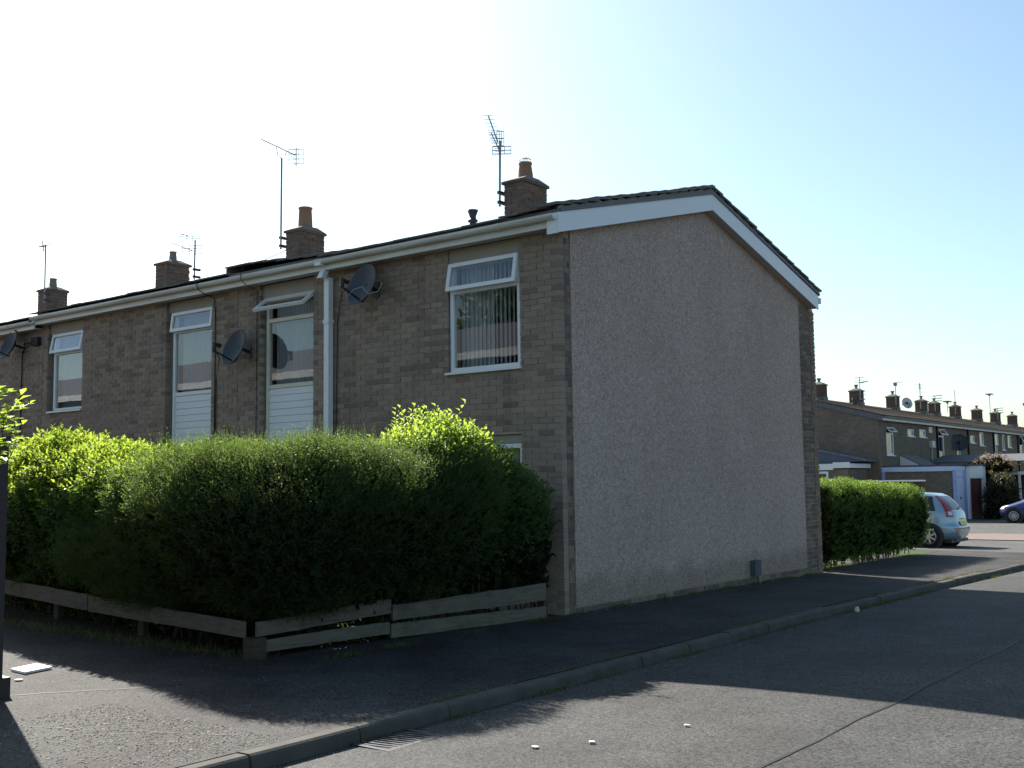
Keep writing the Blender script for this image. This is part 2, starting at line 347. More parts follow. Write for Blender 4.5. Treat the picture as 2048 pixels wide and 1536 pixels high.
# worn cracks across the footway
mb = MB()
def crack(p, q, n, wd, amp):
    pts = [(p[0] + (q[0] - p[0]) * i / n + random.uniform(-amp, amp), p[1] + (q[1] - p[1]) * i / n + random.uniform(-amp, amp)) for i in range(n + 1)]
    d = Vector((q[0] - p[0], q[1] - p[1])).normalized(); nx, ny = -d.y, d.x
    for i in range(n):
        a, b = pts[i], pts[i + 1]; k0 = wd * random.uniform(.3, 1); k1 = wd * random.uniform(.3, 1)
        mb.quad((a[0] - nx * k0, a[1] - ny * k0, .004), (a[0] + nx * k0, a[1] + ny * k0, .004), (b[0] + nx * k1, b[1] + ny * k1, .004), (b[0] - nx * k1, b[1] - ny * k1, .004))
crack((-.75, -6.5), (.1, -5.35), 16, .012, .015); crack((-2.2, -5.55), (-1.3, -5.45), 9, .008, .02); crack((.2, -7.1), (1.9, -6.3), 14, .005, .03)
o = mb.build('footway_crack', M['seam']); o['kind'] = 'structure'
# kerb stones
kerb = empty('kerb', (KX, 0, 0)); kerb['kind'] = 'structure'
y = -10.2; i = 0
while y < 16:
    L = .9; c = y + L / 2; z = gz(c)
    k = MB(); dz = random.uniform(-.006, .006); dx = random.uniform(-.006, .006)
    y0, y1 = y - c + .005, y + L - c - .005
    prof = [(0.002, -.2), (.002, -.002), (.1, 0.), (.118, -.012), (.126, -.03), (.145, -.2)]
    k.prism([(px, y0, pz) for px, pz in prof], (0, y1 - y0, 0))
    o = k.build('kerb_stone', M['kerb'], kerb); o.location = (dx, c, z + dz); o.rotation_euler.x = math.atan2(gz(c + .45) - gz(c - .45), .9)
    y += L; i += 1
# garden ground behind the fence
g = MB(); g.quad((-12.1, -3.35, .006), (-.62, -4.2, .006), (-.12, -.02, .006), (-12.1, -.02, .006)); o = g.build('garden_soil', M['soil']); o['kind'] = 'structure'
g = MB(); g.box(-3.7, -2.1, -3.5, -2.2, .0, .035); g.box(-5.75, -4.5, -2.2, -.05, 0, .035); o = g.build('garden_path', M['slab']); o['kind'] = 'structure'
g = MB(); g.quad((-12, 8.1, gz(8.1) + .006), (-.25, 8.1, gz(8.1) + .006), (-.6, 16.8, gz(16.8) + .006), (-12, 16.8, gz(16.8) + .006)); o = g.build('rear_garden', M['lawn']); o['kind'] = 'structure'

# ------------------------------------------------------------------ house builders
def solid_strips(x0, x1, z0, z1, ops):
    xs = sorted({x0, x1, *[min(max(v, x0), x1) for o in ops for v in o[:2]]}); out = []
    for a, b in zip(xs, xs[1:]):
        m = (a + b) / 2; cur = z0
        for o in sorted([o for o in ops if o[0] < m < o[1]], key=lambda o: o[2]):
            if o[2] > cur: out.append((a, b, cur, o[2]))
            cur = max(cur, o[3])
        if cur < z1: out.append((a, b, cur, z1))
    return out
def brick_rects(u0, u1, z0, z1, ops, L=.225, H=.075, j=.01, phase=0.):
    out = []; r = 0; z = z0
    while z + H - j <= z1 + .02:
        off = phase + (L / 2 if r % 2 else 0); u = u0 - L + (off % L)
        while u < u1:
            a, b = max(u + j / 2, u0), min(u + L - j / 2, u1)
            if u1 - b < .015: b = u1
            zt = min(z + H - j, z1)
            segs = [(a, b)]
            for o in ops:
                if o[3] > z + .02 and o[2] < z + H - .02:
                    ns = []
                    for (p, q) in segs:
                        if o[1] <= p or o[0] >= q: ns.append((p, q)); continue
                        if o[0] > p: ns.append((p, o[0]))
                        if o[1] < q: ns.append((o[1], q))
                    segs = ns
            out += [(p, q, z, zt, abs(q - p - (L - j)) < .002) for p, q in segs if q - p > .02]
            u += L
        z += H; r += 1
    return out
BRICK_ME = MB().box(-.1075, .1075, -.05, 0.05, -.0325, .0325).mesh('brick', M['brick'])
BRICK_CH = MB().box(-.1075, .1075, -.05, 0.05, -.0325, .0325).mesh('brick', M['brick_chimney'])
BRICK_DK = MB().box(-.1075, .1075, -.05, 0.05, -.0325, .0325).mesh('brick', M['brick_dark'])
CAM = Vector((7.69, -10.9, 1.59))
def lay_bricks(parent, rects, face, plane, m, me, n_single, vis=lambda u, z: True, name='brick'):
    """face: 'y-' bricks on a wall facing -Y at y=plane, 'x+' on a wall facing +X at x=plane"""
    cand = []
    for i, (a, b, z0, z1, full) in enumerate(rects):
        c = ((a + b) / 2, plane, (z0 + z1) / 2) if face == 'y-' else (plane, (a + b) / 2, (z0 + z1) / 2)
        if full and vis(c[0] if face == 'y-' else c[1], c[2]): cand.append(((Vector(c) - CAM).length, i))
    single = {i for _, i in sorted(cand)[:n_single]}
    mb = MB()
    for i, (a, b, z0, z1, full) in enumerate(rects):
        jz = random.gauss(0, .0013); jp = random.gauss(0, .0022); cz = (z0 + z1) / 2; cu = (a + b) / 2
        if i in single:
            o = link(name, me, parent)
            o.location = (cu, plane + .05 + jp, cz + jz) if face == 'y-' else (plane - .05 + jp, cu, cz + jz)
            o.rotation_euler = (random.gauss(0, .006), random.gauss(0, .006), (0 if face == 'y-' else math.pi / 2) + random.gauss(0, .008))
        elif face == 'y-': mb.box(a, b, plane + jp, plane + .1, z0 + jz, z1 + jz)
        else: mb.box(plane - .1, plane + jp, a, b, z0 + jz, z1 + jz)
    o = mb.build('brickwork', m, parent); o['kind'] = 'stuff'; return o

def window(house, x0, x1, z0, z1, rec, transom, ang, fill, sill=True, clad=None, fr=None, name='window'):
    """frame flush rec behind the wall face y=0, top-hung vent above the transom opened by ang degrees"""
    fr = fr or M['white']; b = .058; y0, y1 = rec, rec + .07; f = MB()
    zb = clad if clad is not None else z0
    f.box(x0, x0 + b, y0, y1, zb, z1).box(x1 - b, x1, y0, y1, zb, z1).box(x0 + b, x1 - b, y0 + .001, y1, z1 - b, z1).box(x0 + b, x1 - b, y0 + .001, y1, z0, z0 + b)
    if transom: f.box(x0 + b, x1 - b, y0 + .001, y1, transom - b / 2, transom + b / 2)
    if clad is not None: f.box(x0 + b, x1 - b, y0 + .001, y1, clad, clad + b)
    wdw = f.build(name, fr, house)
    top = transom - b / 2 if transom else z1 - b
    MB().box(x0 + b, x1 - b, y0 + .03, y0 + .036, z0 + b, top).build('pane', M['glass'], wdw)
    for xx in (0, 1):                                     # dark gasket lines
        pass
    if transom:
        h = z1 - transom; v = MB(); e = .055; u0, u1 = x0 + .012, x1 - .012; W2 = (u1 - u0) / 2
        v.box(-W2, -W2 + e, -.045, 0, -h, 0).box(W2 - e, W2, -.045, 0, -h, 0).box(-W2 + e, W2 - e, -.044, 0, -e, 0).box(-W2 + e, W2 - e, -.044, 0, -h, -h + e)
        vo = v.build('vent_sash', M['white'], wdw); vo.location = ((u0 + u1) / 2, y0 - .004, z1 - .012); vo.rotation_euler.x = -math.radians(ang)
        p = MB().box(-W2 + e, W2 - e, -.024, -.019, -h + e, -e).build('vent_pane', M['glass'], wdw); p.location = vo.location; p.rotation_euler = vo.rotation_euler
        MB().box(-.03, .03, 0, .03, -h + .005, -h + .03).build('handle', M['white'], wdw).location = ((u0 + u1) / 2, y0 + .035, z1)
    if sill: MB().box(x0 - .045, x1 + .03, -.045, y1, z0 - .032, z0 - .002).build('sill', fr, wdw)
    yb = y1 + .06
    if fill == 'blind':
        n = 15
        for i in range(n):
            cx = x0 + .06 + (x1 - x0 - .12) * (i + .5) / n; a = math.radians(random.gauss(-17, 3) if i < 8 else random.gauss(-34, 3)); d = .045
            hh = [(-d, 0), (-d * .3, .006), (d * .3, .006), (d, 0)]
            s = MB()
            for (p, q), (p2, q2) in zip(hh, hh[1:]): s.quad((p, q, -.72), (p2, q2, -.72), (p2, q2, .72), (p, q, .72))
            so_ = s.build('slat', M['blind'], wdw, True); so_.location = (cx, yb + .03, (z0 + z1) / 2); so_.rotation_euler.z = a
        MB().box(x0 + .04, x1 - .04, yb, yb + .05, z1 - .04, z1 - .005).build('blind_rail', M['white'], wdw)
    elif fill:
        m = {'net': M['net'], 'curtain': M['curtain']}[fill]; nf = 15
        def fn(u, v):
            k = 1 + .35 * math.sin(u * 9.1)
            return (x0 + .05 + (x1 - x0 - .1) * u, yb + .03 + .022 * k * math.sin(u * nf * 2 * math.pi + .6 * math.sin(v * 3)), z0 + .03 + (z1 - z0 - .05) * v)
        MB().grid(fn, nf * 8, 6).build('curtain', m, wdw, True)
    if clad is not None:
        zt = z0 - .004; n = max(1, round((zt - clad - b) / .105)); hgt = (zt - clad - b) / n
        for i in range(n):
            q = clad + b + i * hgt
            MB().prism([(x0 + b + .002, y0 + .03, q + .004), (x0 + b + .002, y0 + .014, q + .0045), (x0 + b + .002, y0 + .0165, q + hgt - .001), (x0 + b + .002, y0 + .03, q + hgt - .001)], (x1 - x0 - 2 * b - .004, 0, 0)).build('cladding_board', M['clad'], wdw)
        MB().box(x0 + b, x1 - b, y0 + .031, y0 + .06, clad + b, zt).build('backing_board', M['grey_box'], wdw)
    return wdw

SL = .262; RY = 3.84                                       # roof slope and ridge line of the near terrace
def roof_pieces(house, x0, x1, zr, single_verge=False, lift=lambda x: 0., m=None, y_front=-.26, name='roof'):
    m = m or M['tile']; a = math.atan(SL); ca, sa = math.cos(a), math.sin(a); yb = 2 * RY - y_front
    deck = MB().prism([(x0, y_front + .06, zr - SL * (RY - y_front - .06) - .05), (x0, RY, zr - .06), (x0, yb - .06, zr - SL * (RY - y_front - .06) - .05), (x0, yb - .06, zr - SL * (RY - y_front - .06) - .09), (x0, RY, zr - .11), (x0, y_front + .06, zr - SL * (RY - y_front - .06) - .09)], (x1 - x0, 0, 0))
    roof = deck.build(name, M['lead'], house)
    n = 14; sl = (RY - y_front) / ca; ex = sl / n; tw = .30; th = .011
    cols = int(round((x1 - x0) / tw)); tw = (x1 - x0) / cols
    tmesh = None; mb = MB()
    for side in (-1, 1):
        for i in range(n):
            d = ex * (i + .5) + .015                       # distance from eave along the slope
            for c in range(cols):
                xc = x0 + tw * (c + .5); yy = y_front + d * ca; z = zr - SL * (RY - y_front) + d * sa + lift(xc) + random.gauss(0, .003)
                if side > 0: yy = 2 * RY - yy
                t = a - math.radians(3.6 + random.gauss(0, .35))
                ay = Vector((0, math.cos(t), math.sin(t) * 1)) if side < 0 else Vector((0, -math.cos(t), math.sin(t)))
                nrm = Vector((0, -math.sin(t), math.cos(t))) if side < 0 else Vector((0, math.sin(t), math.cos(t)))
                if single_verge and c == cols - 1:
                    o = link('roof_tile', None, roof) if False else None
                    q = MB().obox((0, 0, 0), (tw / 2 - .002, 0, 0), ay * (ex / 2 + .035), nrm * (th + .006)).build('roof_tile', m, roof); q.location = (xc + random.uniform(-.004, .012), yy, z + .012)
                else: mb.obox((xc, yy, z), (tw / 2 - .003, 0, 0), ay * (ex / 2 + .035), nrm * th)
    o = mb.build('tiling', m, roof); o['kind'] = 'stuff'
    k = int(round((x1 - x0) / .45)); L = (x1 - x0) / k
    for i in range(k):
        xa = x0 + i * L; zz = zr + lift(xa + L / 2) + .012 + random.gauss(0, .004); q = MB()
        pr = [(xa + .004, RY + p, zz + h) for p, h in ((-.13, -.06), (-.07, .005), (0, .03), (.07, .005), (.13, -.06), (.1, -.065), (0, 0), (-.1, -.065))]
        q.prism(pr, (L - .008, 0, 0)).build('ridge_tile', m, roof)
    return roof
def eaves(house, x0, x1, z, cap0=False, cap1=False, name='gutter'):
    """fascia board and half-round gutter; z is the lower edge of the fascia"""
    MB().box(x0, x1, -.2, -.178, z, z + .175).build('fascia', M['fascia'], house)
    MB().box(x0, x1, -.178, .0, z + .012, z + .02).build('soffit', M['soffit'], house)
    g = MB(); prof = []
    for k in range(9):
        t = math.pi * (1 + k / 8); prof.append((-.262 + .056 * math.cos(t), z + .142 + .066 * math.sin(t)))
    prof += [(-.262 + .05, z + .142)] + [(-.262 + .05 * math.cos(math.pi * (2 - k / 8)), z + .142 + .06 * math.sin(math.pi * (2 - k / 8))) for k in range(1, 8)] + [(-.262 - .05, z + .142)]
    g.prism([(x0, p, q) for p, q in prof], (x1 - x0, 0, 0)); go = g.build(name, M['fascia'], house)
    x = x1 - .9
    while x > x0 + .3:
        c = MB(); c.prism([(x, -.262 + .062 * math.cos(math.pi * (1 + k / 8)), z + .142 + .072 * math.sin(math.pi * (1 + k / 8))) for k in range(9)], (.07, 0, 0)); c.build('gutter_bracket', M['fascia'], go); x -= 1.9
    return go
def chimney(house, x0, x1, y0, y1, zb, zt, pot, singles=True):
    ins = .012; core = MB().box(x0 + ins, x1 - ins, y0 + ins, y1 - ins, zb, zt).build('chimney', M['mortar_pale'], house)
    n = int((zt - zb) / .075); z0 = zt - n * .075
    for face, pl in (('y-', y0), ('x+', x1)):
        r = brick_rects(x0, x1, z0, zt, [], phase=.05) if face == 'y-' else brick_rects(y0, y1, z0, zt, [], phase=.15)
        lay_bricks(core, r, face, pl, M['brick_chimney'], BRICK_CH, 60 if singles else 0, lambda u, z: z > 6.0)
    b = MB()
    for i in range(n):                                     # the two far faces
        z = z0 + i * .075
        b.box(x0 + random.uniform(-.003, .003), x0 + .05, y0 + .1, y1 - .03, z, z + .065); b.box(x0 + .1, x1 - .1, y1 - .05, y1, z, z + .065)
    q = b.build('brickwork', M['brick_chimney'], core); q['kind'] = 'stuff'
    MB().box(x0 - .035, x1 + .035, y0 - .035, y1 + .035, zt, zt + .045).build('coping', M['brick_chimney'], core)
    cx, cy = (x0 + x1) / 2, (y0 + y1) / 2; f = MB(); e = .03; zz = zt + .05
    ring = [(x0 - e, y0 - e), (x1 + e, y0 - e), (x1 + e, y1 + e), (x0 - e, y1 + e)]; rr = pot[0] + .03
    for i in range(4):
        p, q2 = ring[i], ring[(i + 1) % 4]; sgn = [(-1, -1), (1, -1), (1, 1), (-1, 1)]
        f.quad((*p, zz), (*q2, zz), (cx + sgn[(i + 1) % 4][0] * rr, cy + sgn[(i + 1) % 4][1] * rr, zz + .09), (cx + sgn[i][0] * rr, cy + sgn[i][1] * rr, zz + .09))
    f.quad(*[(cx + a * rr, cy + b2 * rr, zz + .09) for a, b2 in ((-1, -1), (1, -1), (1, 1), (-1, 1))]); f.build('flaunching', M['flaunch'], core)
    r0, r1, h, m = pot; zz += .08
    p = MB().lathe([(r0, 0), (r0 * .97, h * .3), (r1, h - .04), (r1 * 1.12, h - .035), (r1 * 1.14, h - .005), (r1 * 1.05, h), (r1 * .85, h), (r1 * .8, h - .2)], (cx, cy, zz), 20).build('chimney_pot', m, core, True)
    return core, (cx, cy, zz + h)

def near_house(name, label, x0, x1, wins, ops, eave, ridge, n_single, vis, gable=False, lift=lambda x: 0.):
    H = empty(name, ((x0 + x1) / 2, 4, 0)); tag(H, label, 'house', 'terraced houses of the near row'); off = -H.location
    class P:                                                # children are placed in world terms through the parent's inverse
        pass
    H.location = (0, 0, 0)
    wall = MB()
    for a, b, p, q in solid_strips(x0, x1 - (.009 if gable else 0), -.1, eave + .2, [(o[0] - .007, o[1] + .007, o[2], o[3] + (.2 if o[3] > 4 else .007)) for o in ops]): wall.box(a, b, .009, .26, p, q)
    wall.box(x0, x1 - (.27 if gable else 0), 7.4, 7.66, -.3, eave + .2)
    wall.box(x0, x0 + .11, .26, 7.4, -.3, eave + .2)
    wall.box(x0 + .11, x1 - .27, .26, 7.4, 2.35, 2.5)       # upper floor
    wall.box(x0 + .11, x1 - .27, .26, 7.4, 4.6, 4.64)       # ceiling
    wall.box(x0 + .11, x1 - .27, 3.4, 3.5, 0, 4.6)          # partition
    wo_ = wall.build('wall', M['mortar'], H)
    lay_bricks(wo_, brick_rects(x0, x1, .005, eave + .05, ops, phase=((x1 - x0) % .225) - .005), 'y-', 0., M['brick'], BRICK_ME, n_single, vis)
    return H, wo_

# ---- end-of-terrace house with the pebbledashed gable
PX0 = -6.25; E1 = 4.72
ops1 = [(-1.83, -.62, 3.07, 4.72), (-1.83, -.62, .95, 2.21), (-5.72, -4.49, 0, 4.72)]
H1, W1 = near_house('terraced_house', 'end-of-terrace house with large blank pebbledashed gable and white bargeboards', PX0, 0, None, ops1, E1, 6.06, 215,
                    lambda x, z: (z > 2.2 and x > -4) or (x > -.6 and z > 1.75), True)
# gable wall
MB().prism([(-.26, .26, -.4), (-.26, 7.97, -.4), (-.26, 7.97, 4.66), (-.26, RY, 5.74), (-.26, .26, 4.76)], (.251, 0, 0)).build('gable_wall', M['mortar'], H1)
G1 = [o for o in H1.children if o.name.startswith('gable_wall')][0]
lay_bricks(G1, brick_rects(.108, .2245, .005, 4.68, [], L=.1165, j=.002), 'x+', -.002, M['brick_dark'], BRICK_DK, 0)
lay_bricks(G1, brick_rects(7.29, 7.78, -.1, 4.7, [], phase=.1), 'x+', 0., M['brick_dark'], BRICK_DK, 30, lambda u, z: z > 1)
lay_bricks(G1, brick_rects(7.79, 7.98, -.1, 4.66, [], phase=.08), 'x+', .006, M['brick_pier'], BRICK_DK, 0)
pts = [(.012, .232, .09), (.012, 7.28, .075), (.012, 7.28, 4.9), (.012, RY, 5.74), (.012, .232, 4.8)]
MB().prism(pts, (-.03, 0, 0)).build('pebbledash_panel', M['pebble'], H1)
lay_bricks(G1, brick_rects(.24, 7.28, -.075, .07, [], phase=.03), 'x+', .002, M['brick_dark'], BRICK_DK, 0)
# bargeboards, verge mortar, soffit under the verge
def barge(ya, yb, za, zb, name):
    h = .25
    MB().prism([(.15, ya, za), (.15, yb, zb), (.15, yb, zb + h), (.15, ya, za + h)], (.018, 0, 0)).build(name, M['barge'], H1)
barge(-.23, RY - .001, 4.635, 5.69, 'bargeboard'); barge(RY + .001, 7.83, 5.69, 4.635, 'bargeboard')
MB().box(-.01, .149, -.232, -.205, 4.63, 4.88).build('box_end', M['barge'], H1)
MB().prism([(.0, -.2, 4.655), (.0, RY, 5.705), (.0, RY, 5.72), (.0, -.2, 4.67)], (.15, 0, 0)).build('verge_soffit', M['soffit'], H1)
MB().prism([(.0, 7.82, 4.655), (.0, RY, 5.705), (.0, RY, 5.72), (.0, 7.82, 4.67)], (.15, 0, 0)).build('verge_soffit', M['soffit'], H1)
for s_ in (-1, 1):
    ye = RY + s_ * 4.07; v = MB(); nseg = 28
    def fn(u, t, s_=s_):
        y = RY + s_ * 4.07 * u; zz = 5.94 - SL * abs(y - RY); k = .01 * math.sin(u * 91) + .006 * math.sin(u * 233)
        return (.158 + k * .5 * math.sin(t * 3), y, zz + t * (.085 + k))
    v.grid(fn, 90, 2); v.build('verge_mortar', M['verge'], H1)
lift1 = lambda x: -.06 * min(1, max(0, -x / 1.2)) + .115 * min(1, max(0, (-x - 3.8) / 1.8))
R1 = roof_pieces(H1, PX0, .185, 6.045, True, lift1)
MB().prism([(PX0 - .012, -.24, 4.93), (PX0 - .012, RY, 6.0), (PX0 - .012, RY, 6.13), (PX0 - .012, -.1, 5.1), (PX0 - .012, -.2, 5.07), (PX0 - .012, -.24, 5.02)], (.03, 0, 0)).build('verge_mortar', M['verge'], R1)
eaves(H1, PX0, .13, E1)
dp = MB().box(-4.115, -4.015, -.135, -.045, -.05, 4.62); dp.obox((-4.065, -.17, 4.72), (.05, 0, 0), (0, .045, 0), (0, .06, .12)); dpo = dp.build('downpipe', M['white'], H1)
MB().box(-4.125, -4.005, -.145, -.035, 3.95, 4.0).box(-4.19, -4.115, -.06, -.03, 3.965, 3.985).build('pipe_clip', M['white'], dpo)
MB().box(-4.13, -4.0, -.31, -.2, 4.78, 4.87).build('gutter_outlet', M['white'], dpo)
window(H1, -1.815, -.625, 3.07, 4.535, .03, 4.15, 11, 'blind')
MB().box(-1.83, -.62, .03, .2, 4.54, 4.73).build('lintel', M['lintel'], H1)
window(H1, -1.815, -.625, .95, 2.1, .05, None, 0, 'net')
MB().box(-1.83, -.62, .045, .2, 2.105, 2.21).build('lintel', M['lintel'], H1)
wp = window(H1, -5.66, -4.49, 3.1, 4.50, .085, 4.16, 52, 'net', False, 2.08, M['cream'])
for o in wp.children:
    if o.name.startswith('pane'): pass
MB().box(-5.72, -4.49, .06, .2, 4.505, 4.73).build('lintel', M['lintel'], H1)
MB().box(-5.66, -4.5, .09, .14, 0, 2.07).build('door', M['white'], H1)
chimney(H1, -3.70, -3.29, 3.64, 4.33, 5.5, 6.74, (.135, .105, .30, M['terracotta']))
# wire guard on the near pot
c1 = [o for o in H1.children if o.name.startswith('chimney')][0]; gd = MB()
for k in range(12):
    t = 2 * math.pi * k / 12; gd.tube([(-3.495 + .1 * math.cos(t), 3.985 + .1 * math.sin(t), 7.15), (-3.495 + .1 * math.cos(t), 3.985 + .1 * math.sin(t), 7.22), (-3.495 + .05 * math.cos(t), 3.985 + .05 * math.sin(t), 7.25)], .004, 4)
gd.lathe([(.1, 7.22), (.105, 7.225), (.1, 7.23), (.095, 7.225), (.1, 7.22)], (-3.495, 3.985, 0), 20).lathe([(.0, 7.252), (.06, 7.25), (.0, 7.246)], (-3.495, 3.985, 0), 16); gd.build('pot_guard', M['steel_bright'], c1)
vp = MB().lathe([(.055, 5.4), (.055, 5.99), (.085, 6.0), (.085, 6.03), (.06, 6.04), (.055, 6.09), (.08, 6.16), (.095, 6.2), (.085, 6.2), (.05, 6.12)], (-3.88, 3.0, 0), 14); vp.build('vent_pipe', M['dark_metal'], R1, True)

# ---- second house of the row
ops2 = [(-8.18, -6.93, 0, 4.72), (-11.97, -10.76, 3.07, 4.72), (-11.97, -10.76, .95, 2.21)]
H2, W2_ = near_house('terraced_house', 'second house of the near row with net-curtained tall window beside satellite dish', -12.15, PX0 - .012, None, ops2, E1, 6.0, 150, lambda x, z: z > 2.5)
R2 = roof_pieces(H2, -12.2, PX0 - .02, 6.0)
eaves(H2, -12.12, PX0, E1 - .001)
window(H2, -8.09, -6.945, 3.13, 4.55, .085, 4.22, 7, 'net', False, 2.08)
MB().box(-8.18, -6.93, .06, .2, 4.555, 4.73).build('lintel', M['lintel'], H2)
MB().box(-8.09, -6.94, .09, .14, 0, 2.07).build('door', M['white'], H2)
window(H2, -11.86, -10.765, 3.06, 4.53, .07, 4.16, 11, 'curtain')
MB().box(-11.97, -10.76, .05, .2, 4.535, 4.73).build('lintel', M['lintel'], H2)
window(H2, -11.86, -10.765, .95, 2.1, .07, None, 0, 'net'); MB().box(-11.97, -10.76, .05, .2, 2.105, 2.21).build('lintel', M['lintel'], H2)
chimney(H2, -9.40, -9.01, 3.64, 4.34, 5.4, 6.76, (.15, .13, .44, M['terracotta']))
ab = MB().box(-9.62, -9.55, -.012, .01, 3.99, 4.05).box(-9.5, -9.43, -.012, .01, 4.0, 4.06); ab.build('air_brick', M['brick_dark'], H2)

# ---- third and fourth houses
ops3 = [(-14.15, -12.86, 0, 2.55), (-18.2, -17.0, 3.0, 4.6)]
H3, _ = near_house('terraced_house', 'third house of the near row, stepped down, with dish on its wall', -18.6, -12.162, None, ops3, E1 - .06, 5.94, 60, lambda x, z: z > 2.4 and x > -13.6)
roof_pieces(H3, -18.6, -12.21, 5.93); eaves(H3, -18.6, -12.05 - .08, E1 - .07)
wd3 = window(H3, -14.1, -12.87, 1.9, 2.5, .08, None, 0, 'net', False, .02)
window(H3, -18.15, -17.05, 3.0, 4.5, .07, 4.1, 0, 'net')
chimney(H3, -13.93, -13.49, 3.64, 4.26, 5.4, 6.69, (.09, .075, .22, M['claypot']), False)
H4, _ = near_house('terraced_house', 'farthest house of the near row, only its chimney showing above the gutter', -25, -18.612, None, [], E1 - .06, 5.94, 0, lambda x, z: False)
roof_pieces(H4, -25, -18.61, 5.92); eaves(H4, -25, -18.61, E1 - .071)
chimney(H4, -19.1, -18.64, 3.64, 4.2, 5.4, 6.69, (.1, .085, .24, M['claypot']), False)

# ------------------------------------------------------------------ dishes, aerials, cables on the near row
def sat_dish(label, x, z, out, az, tilt, r=.3, m=None):
    D = empty('satellite_dish', (x, 0, z)); tag(D, label, 'satellite dish', 'satellite dishes on house walls')
    m = m or M['dish']; R_ = Matrix.Rotation(math.radians(az), 4, 'Z') @ Matrix.Rotation(math.radians(-tilt), 4, 'X')
    c = Vector((0, -out, 0))
    def fn(u, v, dz=0.):
        t = 2 * math.pi * u; k = r * max(v, .001); p = Vector((k * math.cos(t) * .93, -.1 * (v * v) + .1 + dz, k * math.sin(t) * 1.05)); return c + R_ @ p
    MB().grid(lambda u, v: fn(u, v), 30, 6).grid(lambda u, v: fn(u, v, .012), 30, 6).build('reflector', m, D, True)
    MB().tube([c + R_ @ Vector((r * .95 * math.cos(2 * math.pi * k / 30), .006, r * 1.06 * math.sin(2 * math.pi * k / 30))) for k in range(31)], .008, 5).build('rim', m, D, True)
    tip = c + R_ @ Vector((0, -.33, -.2)); root = c + R_ @ Vector((0, .1, -r * .8))
    MB().bar(root, tip, .022, .022).bar(root + Vector((.02, 0, 0)), c + R_ @ Vector((r * .6, .03, -r * .7)), .012, .012).build('feed_arm', M['black'], D)
    l = MB(); q = c + R_ @ Vector((0, -.31, -.14)); l.tube([q - Vector((0, .0, .09)), q + Vector((0, 0, .06))], .028, 8); l.tube([q + Vector((0, 0, .04)), q + R_ @ Vector((0, .09, .05))], [.025, .036], 10); l.build('receiver', M['black'], D)
    MB().bar(c + Vector((0, .1, 0)), (0, .0, -.06), .04, .04).box(-.06, .06, -.012, .012, -.16, .06).build('wall_mount', M['black'], D)
    return D, q + Vector((x, 0, z))
d1, q1 = sat_dish('dark satellite dish with looping pale cables beside the white downpipe', -3.17, 4.4, .3, -4, 20, .29)
MB().tube([q1 + Vector((0, 0, -.09)), q1 + Vector((.04, .05, -.2)), q1 + Vector((.12, .1, -.1)), q1 + Vector((.2, .18, -.06)), q1 + Vector((.3, .2, -.17)), q1 + Vector((.42, .27, -.14)), q1 + Vector((.47, .3, -.02))], .004, 5).build('cable', M['cable_pale'], d1).location = -d1.location
MB().tube([(-3.2, -.02, 4.38), (-3.75, -.02, 4.45), (-3.86, -.02, 4.4), (-3.95, -.02, 3.98), (-3.97, -.03, 2)], .007, 5).build('cable', M['cable'], d1).location = -d1.location
d2, q2 = sat_dish('dark satellite dish on brick pier between the two tall white windows', -5.98, 3.76, .3, -4, 20, .275)
MB().tube([q2 + Vector((0, 0, -.05)), q2 + Vector((-.03, .12, -.16)), (-6.78, -.015, 3.3), (-6.8, -.015, 0)], .008, 5).build('cable', M['cable'], d2).location = -d2.location
d3, q3 = sat_dish('dish with dark cable on the wall of the third house', -12.9, 4.42, .3, -4, 20, .28)
MB().tube([(-12.7, -.1, 4.4), (-12.5, -.03, 4.45), (-12.88, -.02, 4.3), (-12.9, -.02, 0)], .012, 5).box(-12.45, -12.22, -.08, 0, 4.36, 4.52).build('cable', M['cable'], d3).location = -d3.location
cb = MB().tube([(-6.93, -.33, 4.92), (-6.9, -.335, 4.85), (-6.87, -.31, 4.76), (-6.86, -.21, 4.7), (-6.84, -.03, 4.66), (-6.82, -.014, 4.4), (-6.81, -.014, .2)], .009, 5).tube([(-6.93, -.33, 4.92), (-6.7, .4, 5.15), (-9.0, 3.5, 6.4)], .007, 4)
tag(cb.build('aerial_cable', M['cable']), 'black cable looping over the gutter and down beside the dish pier', 'cable')
cb = MB().tube([(-5.75, -.3, 4.98), (-5.78, -.33, 4.9), (-5.8, -.32, 4.8), (-5.79, -.22, 4.71), (-5.77, -.02, 4.66), (-5.78, -.014, 2)], .006, 5)
tag(cb.build('aerial_cable', M['cable']), 'thin cable over the gutter above the open top-hung window', 'cable')

